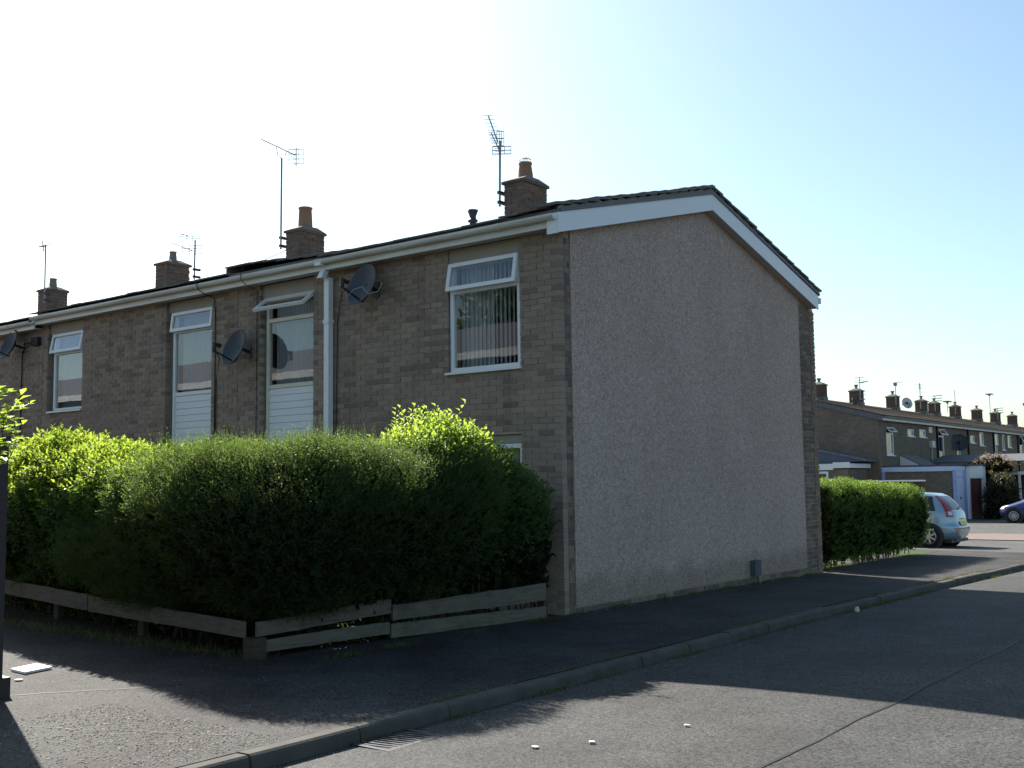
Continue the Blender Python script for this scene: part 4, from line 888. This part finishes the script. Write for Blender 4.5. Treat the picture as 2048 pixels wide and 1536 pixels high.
# ------------------------------------------------------------------ far terrace across the side road
FX = -10.34; GB = -.34; FE = 4.38                          # facade plane x, ground, eaves
YB = [40.7, 49.75, 55.6, 61.2, 67.3, 73.2, 79.2, 86., 92., 98.]
def far_window(h, y0, y1, z0, z1, transom=None, ang=0, name='window', fr=None):
    fr = fr or M['white']; b = .07; x0, x1 = FX + .02 - .09, FX - .02; f = MB()
    f.box(x0, x1, y0, y0 + b, z0, z1).box(x0, x1, y1 - b, y1, z0, z1).box(x0, x1 - .001, y0 + b, y1 - b, z1 - b, z1).box(x0, x1 - .001, y0 + b, y1 - b, z0, z0 + b)
    if transom: f.box(x0, x1 - .001, y0 + b, y1 - b, transom - .04, transom + .04)
    wq = f.build(name, fr, h); MB().box(x1 - .05, x1 - .045, y0 + b, y1 - b, z0 + b, (transom or z1) - .04).build('pane', M['glass'], wq)
    MB().box(FX - .02, FX + .06, y0 - .05, y1 + .05, z0 - .05, z0 - .005).build('sill', fr, wq)
    if transom:
        hgt = z1 - transom; v = MB(); e = .06; w2 = (y1 - y0) / 2 - .01
        v.box(0, .05, -w2, -w2 + e, -hgt, 0).box(0, .05, w2 - e, w2, -hgt, 0).box(0, .049, -w2 + e, w2 - e, -e, 0).box(0, .049, -w2 + e, w2 - e, -hgt, -hgt + e)
        vo = v.build('vent_sash', M['white'], wq); vo.location = (FX - .005, (y0 + y1) / 2, z1 - .01); vo.rotation_euler.y = -math.radians(ang)
        p = MB().box(.02, .025, -w2 + e, w2 - e, -hgt + e, -e).build('vent_pane', M['glass'], wq); p.location = vo.location; p.rotation_euler = vo.rotation_euler
    MB().box(x0 - .25, x0 - .24, y0 + .02, y1 - .02, z0 + .02, z1 - .02).build('curtain', M['net'] if (transom is None) else M['curtain'], wq)
    return wq
FAR_LABEL = ['nearest house of the far row, brick gable towards the street', 'far-row house with dark dish beside its tall window', 'far-row house behind the russet bush', 'far-row house beyond the russet bush with deep window boxes', 'far-row house just inside the picture edge'] + ['far-row house showing only its chimney, number %s from the gable end' % k for k in ('six', 'seven', 'eight', 'nine')]
FWIN = {0: [(41.8, 42.88, 2.72, 4.06, 3.78, 38), (44.98, 46.0, 3.72, 4.08, None, 0), (46.86, 47.93, 3.72, 4.12, None, 0)],
        1: [(49.98, 51.08, 2.72, 4.22, 3.85, 35), (53.4, 54.15, 2.72, 4.08, 3.6, 0)],
        2: [(56.2, 57.2, 3.62, 4.05, None, 0), (58.2, 59.15, 3.5, 4.3, None, 0)],
        3: [(61.4, 62.3, 2.6, 4.3, 3.6, 0), (63.45, 64.1, 3.3, 4.3, None, 0), (64.8, 65.8, 3.5, 4.3, None, 0)],
        4: [(67.9, 69.0, 2.6, 4.35, 3.7, 30), (71, 72, 3.4, 4.2, None, 0)]}
CHY = [43.6, 48.9, 54.9, 60.3, 63.0, 67.7, 73.1, 78.2, 83.4]
FR = FX - 4.0; RZ = FE + .25 + SL * 4.2
for k in range(9):
    ya, yb = YB[k], YB[k + 1]; h = empty('terraced_house', (FX - 4, (ya + yb) / 2, GB)); tag(h, FAR_LABEL[k], 'house', 'terraced houses of the far row'); off = -h.location
    kids = []
    ops = [(w_[0] - .01, w_[1] + .01, w_[2] - .06, w_[3] + .01) for w_ in FWIN.get(k, [])]
    wl = MB()
    for a, b, p, q in solid_strips(ya, yb, GB - .1, FE + .1, ops): wl.box(FX - .2, FX, a, b, p, q)
    wl.box(FX - 8.2, FX - 8, ya, yb, GB - .1, FE + .1); 
    wl.prism([(FX - .201, ya + .001, GB - .1), (FX - .201, ya + .001, FE + .1), (FR, ya + .001, RZ - .2), (FX - 8, ya + .001, FE + .1), (FX - 8, ya + .001, GB - .1)], (0, .2, 0))
    wl.build('wall', M['far_brick'], h)
    for w_ in FWIN.get(k, []):
        far_window(h, *w_)
        if w_[3] < 4.2: MB().box(FX - .15, FX - .02, w_[0] - .005, w_[1] + .005, w_[3] + .015, 4.36).build('lintel', M['lintel'], h)
    rf = MB(); xe = FX + .25; dz = -.01 * k; nrow = 14
    for i in range(nrow):                                  # tile courses stepping up the slope
        x0, x1 = xe - (xe - FR) * i / nrow, xe - (xe - FR) * (i + 1) / nrow - .05
        zz0 = RZ - SL * (x0 - FR); zz1 = RZ - SL * (x1 - FR)
        rf.prism([(x0, ya - (.05 if k == 0 else 0), zz0 + .03 + dz), (x1, ya - (.05 if k == 0 else 0), zz1 + .005 + dz), (x1, ya - (.05 if k == 0 else 0), zz1 - .03 + dz), (x0, ya - (.05 if k == 0 else 0), zz0 - .01 + dz)], (0, yb - ya + (.05 if k == 0 else 0), 0))
    rf.prism([(FR, ya, RZ + dz), (FX - 8.2, ya, RZ - SL * 4.2 + dz), (FX - 8.2, ya, RZ - SL * 4.2 - .05 + dz), (FR, ya, RZ - .06 + dz)], (0, yb - ya, 0))
    ro = rf.build('roof', M['tile_red'], h); rd = MB().prism([(FR - .14, ya, RZ - .03 + dz), (FR, ya, RZ + .05 + dz), (FR + .14, ya, RZ - .03 + dz)], (0, yb - ya, 0)); rd.build('ridge', M['tile_red'], h)
    MB().box(FX + .2, FX + .24, ya, yb, FE - .02, FE + .17).build('fascia', M['fascia'], h); MB().box(FX + .24, FX + .35, ya, yb, FE + .1, FE + .19).build('gutter', M['lead'], h); MB().box(FX, FX + .2, ya, yb, FE, FE + .02).build('soffit', M['soffit'], h)
    if k == 0:
        MB().prism([(FX + .24, ya - .09, FE - .05), (FR, ya - .09, RZ - .26), (FR, ya - .09, RZ - .04), (FX + .24, ya - .09, FE + .2)], (0, .03, 0)).build('bargeboard', M['lead'], h)
    if k < 5: MB().box(FX + .01, FX + .11, yb - .1, yb, GB, FE + .1).build('downpipe', M['black'], h)
    cy_ = CHY[k]; c = MB().box(FR - .33, FR + .33, cy_ - .24, cy_ + .24, 5.2, RZ + .72).build('chimney', M['far_chimney'], h); MB().box(FR - .38, FR + .38, cy_ - .29, cy_ + .29, RZ + .72, RZ + .78).prism([(FR - .36, cy_ - .26, RZ + .78), (FR + .36, cy_ - .26, RZ + .78), (FR + .1, cy_ - .1, RZ + .9), (FR - .1, cy_ - .1, RZ + .9)], (0, .5, 0)).build('coping', M['flaunch'], c)
    MB().lathe([(.1, 0), (.07, .12), (.12, .22), (.12, .25), (.0, .25)], (FR, cy_, RZ + .86), 10).build('chimney_pot', M['claypot'], c); MB().box(FR - .36, FR + .36, cy_ - .27, cy_ + .27, RZ - .2, RZ + .12).build('flashing', M['lead'], c)
    for o in h.children: o.location = o.location + off
    if k == 0:
        for (yy, xx, hh) in ((46.0, FR + .9, .5), (47.1, FR + .6, .22)):
            z = RZ - SL * (xx - FR); q = MB().lathe([(.06, -.1), (.06, hh * .5), (.1, hh * .55), (.1, hh * .7), (.06, hh * .75), (.08, hh), (.0, hh)], (xx, yy, z), 10).build('vent_pipe', M['dark_metal'], h); q.location = off
        q = MB().box(FX, FX + .16, 48.4, 48.95, 3.2, 3.55).tube([(FX + .05, 48.65, 3.2), (FX + .05, 48.65, 2.5), (FX + .05, 49.1, 2.45)], .03, 6).build('alarm_box', M['dish_pale'], h); q.location = off
        q = MB().box(FX + .001, FX + .02, 48.4, 48.95, 3.99, 4.3).build('vent_panel', M['cream'], h); q.location = off
# far aerials and dishes
def far_aerial(label, y, ztop, fn):
    A = empty('tv_aerial', (FR + .36, y, RZ + .2)); tag(A, label, 'aerial', 'television aerials on the far row'); q = MB().tube([(0, 0, 0), (0, 0, ztop - RZ - .2)], .022, 6).build('mast', M['galv'], A); mb = MB(); fn(mb, ztop - RZ - .2); mb.build('aerial_array', M['galv'], A)
def fa_multi(mb, h):
    for dz, L in ((0, .5), (-.15, .5), (-.3, .55), (-.75, .9), (-.95, .7)): mb.tube([(-.3 * L, -L * .6, h + dz), (.3 * L, L * .6, h + dz)], .012, 4)
    mb.bar((0, -.05, h - .3), (.3, .45, h - .2), .07, .05); mb.bar((0, -.05, h - 1.2), (.15, .3, h - 1.2), .07, .06)
def fa_arm(mb, h): mb.bar((-.08, -.1, h), (.2, .6, h + .12), .03, .03); mb.box(-.08, .08, -.1, .1, h - .15, h + .05)
def fa_slim(mb, h):
    for dz in (0, -.2, -.45): mb.tube([(-.15, -.28, h + dz), (.15, .28, h + dz)], .01, 4)
    mb.tube([(0, 0, h - .3), (0, 0, h + .1)], .04, 6); mb.tube([(-.2, -.35, h - 1.), (.2, .35, h - 1.), (.4, .9, h - 1.1)], .025, 4)
def fa_grid(mb, h):
    for dz in (0, -.17, -.34): mb.bar((-.1, -.2, h + dz), (.3, .5, h + dz + .06), .05, .045)
def fa_tee(mb, h): mb.box(-.2, .2, -.35, .35, h - .05, h + .02); mb.box(-.05, .05, -.1, .1, h - .15, h)
def fa_whip(mb, h): mb.box(-.12, .12, -.25, .25, h - 1.05, h - .98); mb.tube([(0, 0, h), (0, 0, h + .1)], .012, 4)
for lab, y, zt, fn in (('many-barred aerial on the far-row chimney nearest the vent pipes', 48.5, 7.2, fa_multi), ('far aerial with one short arm left of the pale roof dish', 54.4, 7.25, fa_arm), ('tall slim far aerial with a cross bar halfway', 59.0, 7.45, fa_slim), ('far aerial of three stacked bars between twin chimneys', 62.0, 6.9, fa_grid), ('short far aerial with a small cross bar beside the twin chimneys', 64.7, 6.7, fa_tee), ('plain whip aerial beside the chimney past the twin chimneys', 66.5, 7.5, fa_whip), ('tall far aerial topped by a flat tee bar', 75.4, 7.8, fa_tee), ('squat grid aerial between the last chimneys', 77.5, 6.8, fa_grid), ('leaning far aerial at the very end of the row', 86., 7.6, fa_arm)):
    far_aerial(lab, y, zt, fn)
def far_dish(label, p, r, m, nrm):
    D = empty('satellite_dish', p); tag(D, label, 'satellite dish'); nrm = Vector(nrm).normalized(); q = nrm.to_track_quat('Z', 'Y').to_matrix()
    def fn(u, v): t = 2 * math.pi * u; return q @ Vector((r * v * math.cos(t), r * v * math.sin(t), .12 * v * v - .1))
    MB().grid(fn, 20, 4).build('reflector', m, D, True); MB().bar(q @ Vector((0, -r * .8, -.02)), q @ Vector((0, -r * .3, .3)), .03, .03).box(-.06, .06, -.06, .06, -.06, .06).build('feed_arm', M['black'], D); MB().bar(q @ Vector((0, 0, -.1)), Vector((-.35, .05, -.1)), .05, .05).build('wall_mount', M['black'], D)
far_dish('pale dish mounted on the far roof beside a chimney', (FR + .2, 56.9, 6.2), .36, M['dish_pale'], (.75, -.6, .25))
far_dish('large dark dish on the front wall of the far row', (FX + .35, 52.6, 3.55), .5, M['dish'], (.35, -.9, .2))

# ------------------------------------------------------------------ garages and porches in front of the far row
def local(o):
    for c in o.children: c.location = c.location - o.location
g = empty('garage', (-9, 42.5, GB)); tag(g, 'flat-roofed brick garage with pale blue door and peeling blue trim', 'garage', 'garages beside the far row')
MB().box(-11.6, -7.14, 41.0, 41.12, GB, 1.93).box(-11.6, -11.4, 41.12, 43.6, GB, 2.0).build('wall', M['far_brick'], g)
MB().box(-11.7, -7.05, 40.96, 43.7, 2.12, 2.2).build('roof', M['greyroof'], g)
MB().box(-11.65, -7.05, 40.93, 40.99, 1.9, 2.115).build('fascia', M['blue_paint'], g); MB().box(-7.05, -6.99, 40.93, 42.62, 1.93, 2.115).build('fascia', M['blue_paint'], g)
MB().box(-7.1, -6.98, 40.93, 41.1, GB, 1.93).box(-7.1, -6.97, 42.35, 42.6, GB, 1.93).build('door_post', M['blue_trim'], g)
d = MB().box(-7.1, -7.03, 41.1, 42.35, GB + .03, 1.6).build('door', M['blue_paint'], g)
for i in range(11): MB().box(-7.03, -7.018, 41.12, 42.33, GB + .07 + i * .172, GB + .225 + i * .172).build('door_slat', M['blue_paint'], d)
MB().box(-7.018, -6.99, 41.65, 41.8, .62, .7).build('handle', M['dark_metal'], d); MB().box(-7.1, -7.02, 41.1, 42.35, 1.62, 1.93).build('header', M['blue_paint'], g)
MB().box(-11.35, -10.2, 40.95, 40.995, 1.45, 1.9).build('panel', M['blue_trim'], g); local(g)
g = empty('garage', (-7.5, 43.3, GB)); tag(g, 'narrow garage with white frame and dark maroon door beside the blue one', 'garage', 'garages beside the far row')
MB().box(-6.97, -6.85, 42.62, 42.85, GB, 2.1).box(-6.6, -6.45, 43.75, 43.98, GB, 2.1).build('door_post', M['white'], g)
MB().prism([(-6.97, 42.86, 1.55), (-6.97, 42.86, 2.14), (-6.6, 43.74, 2.14), (-6.6, 43.74, 1.55)], (.1, 0, 0)).build('fascia', M['white'], g)
MB().prism([(-7.05, 42.86, GB), (-7.05, 42.86, 1.55), (-6.7, 43.74, 1.55), (-6.7, 43.74, GB)], (.05, 0, 0)).build('door', M['maroon'], g)
MB().box(-11, -7.0, 43.72, 43.9, GB, 2.1).build('wall', M['far_brick'], g); MB().prism([(-11, 42.5, 2.15), (-6.8, 42.5, 2.15), (-6.4, 44, 2.15), (-11, 44, 2.15)], (0, 0, .07)).build('roof', M['greyroof'], g); local(g)
g = empty('garage', (-12.6, 38.2, GB)); tag(g, 'low white-fasciaed garage just beyond the clipped hedge', 'garage', 'garages beside the far row')
MB().box(-15, -10.95, 37.9, 38.0, GB, 2.05).box(-10.95, -10.85, 37.9, 40.5, GB, 2.05).build('wall', M['far_brick'], g)
MB().box(-15.1, -11.5, 37.84, 37.89, 2.02, 2.3).box(-11.49, -10.7, 37.8, 37.86, 2.1, 2.36).box(-10.76, -10.7, 37.86, 40.5, 2.1, 2.36).build('fascia', M['white'], g)
MB().box(-15.1, -10.7, 37.87, 40.5, 2.3, 2.38).build('roof', M['greyroof'], g)
MB().box(-12.6, -11.75, 37.86, 37.9, .6, 1.95).build('window', M['white'], g); MB().box(-12.5, -11.85, 37.85, 37.86, .7, 1.85).build('pane', M['carglass'], g); local(g)
g = empty('lean_to', (-12, 39.8, GB)); tag(g, 'lean-to with blue-grey sloping roof against the brick gable', 'outbuilding')
MB().prism([(-14.5, 38.6, 3.35), (-10.4, 38.6, 2.45), (-10.4, 38.6, 2.4), (-14.5, 38.6, 2.4)], (0, 2.08, 0)).build('roof', M['blueroof'], g); MB().prism([(-14.5, 38.55, 3.42), (-10.3, 38.55, 2.5), (-10.3, 38.55, 2.42), (-14.5, 38.55, 3.34)], (0, .05, 0)).build('bargeboard', M['lead'], g); local(g)
g = empty('porch', (-9.6, 44, GB)); tag(g, 'porch with steep dark roof and white side panel behind the blue garage', 'porch')
MB().prism([(-10.33, 43.6, 2.75), (-9.2, 43.6, 2.2), (-9.2, 43.6, 2.12), (-10.33, 43.6, 2.67)], (0, 2.6, 0)).build('roof', M['tile'], g); MB().prism([(-10.32, 43.55, GB), (-10.32, 43.55, 2.7), (-9.25, 43.55, 2.16), (-9.25, 43.55, GB)], (0, .05, 0)).build('side_panel', M['white'], g); local(g)
g = empty('carport', (-5, 46, GB)); tag(g, 'white-edged carport canopy on a thin post behind the blue car', 'carport')
MB().box(-9, -3.5, 45.5, 50, 1.72, 1.8).box(-9, -3.4, 45.4, 45.5, 1.7, 1.85).build('canopy', M['white'], g); MB().box(-5.35, -5.25, 45.45, 45.55, GB, 1.7).box(-9, -8.9, 45.45, 45.55, GB, 1.7).build('post', M['white'], g); MB().prism([(-9.8, 46, 2.3), (-3.2, 46, 2.3), (-3.2, 49, 2.7), (-9.8, 49, 2.7)], (0, 0, .08)).build('roof', M['greyroof'], g); MB().box(-9, -3.3, 49.5, 49.6, GB, 1.7).build('back_wall', M['far_brick'], g); local(g)
g = empty('garden_screen', (-6.3, 30, GB)); tag(g, 'white capped dark screen panel showing just above the clipped hedge', 'screen')
MB().box(-8.6, -4.99, 29.98, 30.04, GB, 1.47).build('panel', M['timber_dark'], g); MB().box(-8.65, -4.96, 29.95, 30.07, 1.475, 1.53).build('cap', M['white'], g); local(g)

def round_bush(name, label, c, rx, ry, rz, n, m, L, Wd, cat='bush', seed=1):
    d = unit(NR.normal(size=(n, 3))); k = 1 - np.abs(NR.normal(0, .16, n)); k *= 1 + .12 * lump(d, 4, seed); P = np.array(c) + d * np.array([rx, ry, rz]) * k[:, None]; P = P[P[:, 2] > c[2] - rz * .98]; dd = unit(P - np.array(c))
    sh = shoots(P, dd + UP * .4 + NR.normal(size=P.shape) * .4, 6, L, Wd, .2, .2)
    inn = unit(NR.normal(size=(1500, 3))) * np.array([rx, ry, rz]) * NR.uniform(.2, .8, (1500, 1)) + np.array(c)
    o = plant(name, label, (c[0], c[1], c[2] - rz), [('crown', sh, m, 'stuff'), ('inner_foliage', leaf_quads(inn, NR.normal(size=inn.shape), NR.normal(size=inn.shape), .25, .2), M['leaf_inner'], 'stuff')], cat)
    mb = MB()
    for i in range(7): mb.tube([(random.uniform(-.1, .1), random.uniform(-.1, .1), -.05), (random.uniform(-.3, .3) * rx, random.uniform(-.3, .3) * ry, rz), (random.uniform(-.6, .6) * rx, random.uniform(-.6, .6) * ry, rz * 1.6)], [.04, .03, .012], 5)
    mb.build('stems', M['twig'], o); return o
round_bush('garden_bush', 'large russet-tipped dark bush behind the garages', (-5.6, 43.2, .7), .65, .9, 1.05, 1200, M['leaf_brown'], .11, .05, seed=4)
bt = round_bush('garden_bush', 'reddish airy bush top against the far brick wall', (-6.4, 45.2, 1.95), 1.0, 1.3, .7, 300, M['leaf_dry'], .12, .05, seed=9)
round_bush('flower_clump', 'small flame-coloured flower clump at the foot of the white garage post', (-6.0, 42.6, GB + .22), .16, .2, .24, 60, M['grass'], .16, .04, 'flowers', 12)

# ------------------------------------------------------------------ cars
def car(label, paint_, L, Wd, Hh, rear, front, loc, heading, kind):
    """layers of rounded outlines lofted upwards; x forward, origin on the ground under the middle"""
    C = empty('car', loc); tag(C, label, 'car', 'parked cars'); C.rotation_euler.z = heading
    zs, fr, rr, hw = zip(*kind); n_ = 5.
    F_ = lambda z: float(np.interp(z, zs, fr)); R_ = lambda z: float(np.interp(z, zs, rr)); B_ = lambda z: float(np.interp(z, zs, hw))
    def outline(z, t, off=0.):
        a = (F_(z) - R_(z)) / 2 + off; cx = (F_(z) + R_(z)) / 2; b = B_(z) + off; c, s_ = math.cos(t), math.sin(t)
        return Vector((cx + a * math.copysign(abs(c) ** (2 / n_), c), b * math.copysign(abs(s_) ** (2 / n_), s_), z))
    lay = np.concatenate([np.linspace(zs[i], zs[i + 1], 4)[:-1] for i in range(len(zs) - 1)] + [[zs[-1]]])
    body = MB(); N = 56
    for z in lay:
        for k in range(N): body.v.append(tuple(outline(z, 2 * math.pi * k / N)))
    for j in range(len(lay) - 1):
        for k in range(N): body.f.append((j * N + k, j * N + (k + 1) % N, (j + 1) * N + (k + 1) % N, (j + 1) * N + k))
    body.f.append(tuple((len(lay) - 1) * N + k for k in range(N))); body.f.append(tuple(range(N)))
    body.build('body', paint_, C, True)
    side = lambda x, z, s_, off=.006: Vector((x, s_ * ((B_(z)) * max(0, 1 - abs((x - (F_(z) + R_(z)) / 2) / ((F_(z) - R_(z)) / 2)) ** n_) ** (1 / n_) + off), z))
    back = lambda y, z, off=.006, sg=-1: Vector(((F_(z) + R_(z)) / 2 + sg * ((F_(z) - R_(z)) / 2 * max(0, 1 - abs(y / B_(z)) ** n_) ** (1 / n_) + off), y, z))
    zb, zt = rear['belt'], rear['top']
    for s_ in (-1, 1):
        for xa, xb in rear['side']:
            MB().grid(lambda u, v: side((xa + (xb - xa) * u) * (1 - .0 * v) + (.12 * v if xa < rear['qx'] else 0) * (1 - u) - (.32 * v * u if xb > .7 else 0), zb + (zt - zb) * v, s_), 10, 5).build('side_window', M['carglass'], C, True)
        MB().grid(lambda u, v: outline(rear['lz0'] + (rear['lz1'] - rear['lz0']) * v, math.pi + s_ * (.33 + rear['lw'] * u - .1 * v), .012), 8, 8).build('tail_light', M['redlamp'], C, True)
        MB().grid(lambda u, v: outline(rear['lz0'] + .04 + .1 * v, math.pi + s_ * (.36 + rear['lw'] * .6 * u), .016), 6, 4).build('lamp_lens', M['clearlamp'], C, True)
        MB().grid(lambda u, v: outline(front['z0'] + (front['z1'] - front['z0']) * v, -s_ * (.28 + .5 * u), .01), 8, 5).build('headlight', M['clearlamp'], C, True)
        MB().grid(lambda u, v: back(s_ * (.42 + .16 * u), .42 + .07 * v, .012), 3, 2).build('reflector', M['redlamp'], C)
        for x in rear['axles']:
            yy = s_ * (B_(.35) + .004); MB().lathe([(.0, 0), (.36, 0), (.375, .0), (.375, -s_ * .08)], (x, yy, .3), 24, 'y').build('wheel_arch', M['black'], C)
            wq = MB().lathe([(.2, -s_ * .15), (.29, -s_ * .14), (.305, -s_ * .1), (.305, s_ * .0), (.285, s_ * .02), (.2, s_ * .02)], (x, yy - s_ * .005, .305), 28, 'y').build('wheel', M['tyre'], C, True)
            rim = MB().lathe([(.2, s_ * .012), (.185, s_ * .02), (.175, -s_ * .0)], (x, yy, .305), 28, 'y'); rim.lathe([(.0, s_ * .022), (.05, s_ * .022), (.055, s_ * .005)], (x, yy, .305), 12, 'y')
            for k in range(front['spokes']):
                t = 2 * math.pi * k / front['spokes']; dvec = Vector((math.cos(t), 0, math.sin(t))); rim.obox(Vector((x, yy + s_ * .012, .305)) + dvec * .115, dvec * .07, Vector((-dvec.z, 0, dvec.x)) * .02, Vector((0, .008, 0)))
            rim.build('rim', M['alloy'], wq)
        MB().bar((.35, s_ * (Wd / 2 - .17), Hh + .02), (-1.15, s_ * (Wd / 2 - .17), Hh + .01), .03, .03).build('roof_rail', M['black'], C)
        MB().obox((F_(1.) - 1.35, s_ * (B_(.95) + .08), 1.0), (.05, 0, 0), (0, .08, 0), (0, 0, .055)).build('mirror', paint_, C)
    MB().grid(lambda u, v: back((-.5 + u) * (1.14 - .2 * v), zb + .02 + (zt - zb - .02) * v), 12, 6).build('rear_window', M['carglass'], C, True)
    MB().grid(lambda u, v: back((-.5 + u) * (1.3 - .2 * v), zb + .05 + (zt - zb - .02) * v, .006, 1), 12, 6).build('windscreen', M['carglass'], C, True)
    MB().grid(lambda u, v: back((-.5 + u) * 1.3, .5 + .018 * v, .012), 12, 1).build('bumper_line', M['black'], C)
    MB().grid(lambda u, v: back((-.5 + u) * .52, .58 + .115 * v, .014), 4, 1).build('number_plate', M['plate'], C)
    MB().grid(lambda u, v: back((-.5 + u) * .4, .745 + .02 * v, .012), 4, 1).build('hatch_handle', M['black'], C)
    wp_ = MB().bar(back(-.05, zb + .04, .02), back(-.45, zb + .1, .03), .02, .02).build('wiper', M['black'], C)
    MB().box(R_(.3) + .1, F_(.3) - .1, -B_(.3) + .1, B_(.3) - .1, .14, .22).build('underside', M['black'], C)
    MB().tube([(R_(.3) + .05, .35, .21), (R_(.3) + .3, .35, .21)], .03, 8).build('exhaust', M['galv'], C)
    return C
mpv = [(.2, 1.86, -1.82, .76), (.3, 1.95, -1.92, .82), (.42, 1.98, -1.97, .84), (.56, 1.97, -1.96, .845), (.64, 1.94, -1.9, .845), (.8, 1.86, -1.88, .835), (.92, 1.45, -1.84, .815), (1.0, 1.05, -1.78, .79), (1.2, .72, -1.64, .72), (1.36, .42, -1.46, .645), (1.43, .2, -1.3, .6), (1.46, -.05, -1.0, .5)]
car('silver-blue hatchback with tall red rear lamps half hidden by the clipped hedge', M['silver'], 3.95, 1.68, 1.43, dict(belt=.98, top=1.36, side=[(-1.45, -.8), (-.74, .1), (.16, .75)], qx=-.8, lz0=.82, lz1=1.38, lw=.36, axles=(-1.27, 1.25)), dict(z0=.62, z1=.78, spokes=7), (-2.75, 19.75, gz(19.75)), math.radians(179), mpv)
hat = [(.2, 1.7, -1.7, .74), (.3, 1.82, -1.8, .79), (.42, 1.86, -1.84, .81), (.56, 1.84, -1.84, .815), (.68, 1.74, -1.82, .81), (.82, 1.3, -1.8, .8), (.94, .95, -1.76, .775), (1.15, .6, -1.62, .7), (1.32, .3, -1.4, .63), (1.4, .1, -1.2, .58), (1.43, -.1, -.9, .48)]
car('royal blue small car nosing in at the picture edge by the garages', M['bluecar'], 3.7, 1.62, 1.4, dict(belt=.95, top=1.32, side=[(-1.4, -.7), (-.64, .15), (.2, .7)], qx=-.8, lz0=.75, lz1=1.0, lw=.3, axles=(-1.2, 1.18)), dict(z0=.58, z1=.74, spokes=9), (-2.75, 39.1, gz(39)), math.radians(178), hat)

# ------------------------------------------------------------------ the row facing the front garden, seen only in window reflections
h = empty('terraced_house', (-28, -13.5, 0)); tag(h, 'brick house row mirrored in the upper windows of the near row', 'house')
MB().box(-44, -5.6, -17.3, -9.7, 0, 4.8).build('wall', M['far_brick'], h)
MB().prism([(-44.2, -9.4, 4.8), (-44.2, -13.5, 6.2), (-44.2, -17.6, 4.8)], (38.9, 0, 0)).build('roof', M['greyroof'], h)
for x in range(-42, -6, 3): MB().box(x, x + 1.2, -9.69, -9.65, 3.0, 4.4).build('window', M['white'], h)
MB().box(-44, -5.6, -9.45, -9.4, 4.65, 4.85).build('fascia', M['fascia'], h)
local(h)
tt = round_bush('street_tree', 'leafy tree mirrored in the blinds window above the front hedge', (-12.5, -17.5, 6.4), 3.2, 3.0, 2.6, 2600, M['leaf_dark'], .22, .12, 'tree', 15)
q = MB().tube([(0, 0, -3.9), (.1, .05, -1.5), (.05, .1, .6), (.2, 0, 2.2)], [.2, .16, .12, .06], 9).build('trunk', M['twig'], tt)
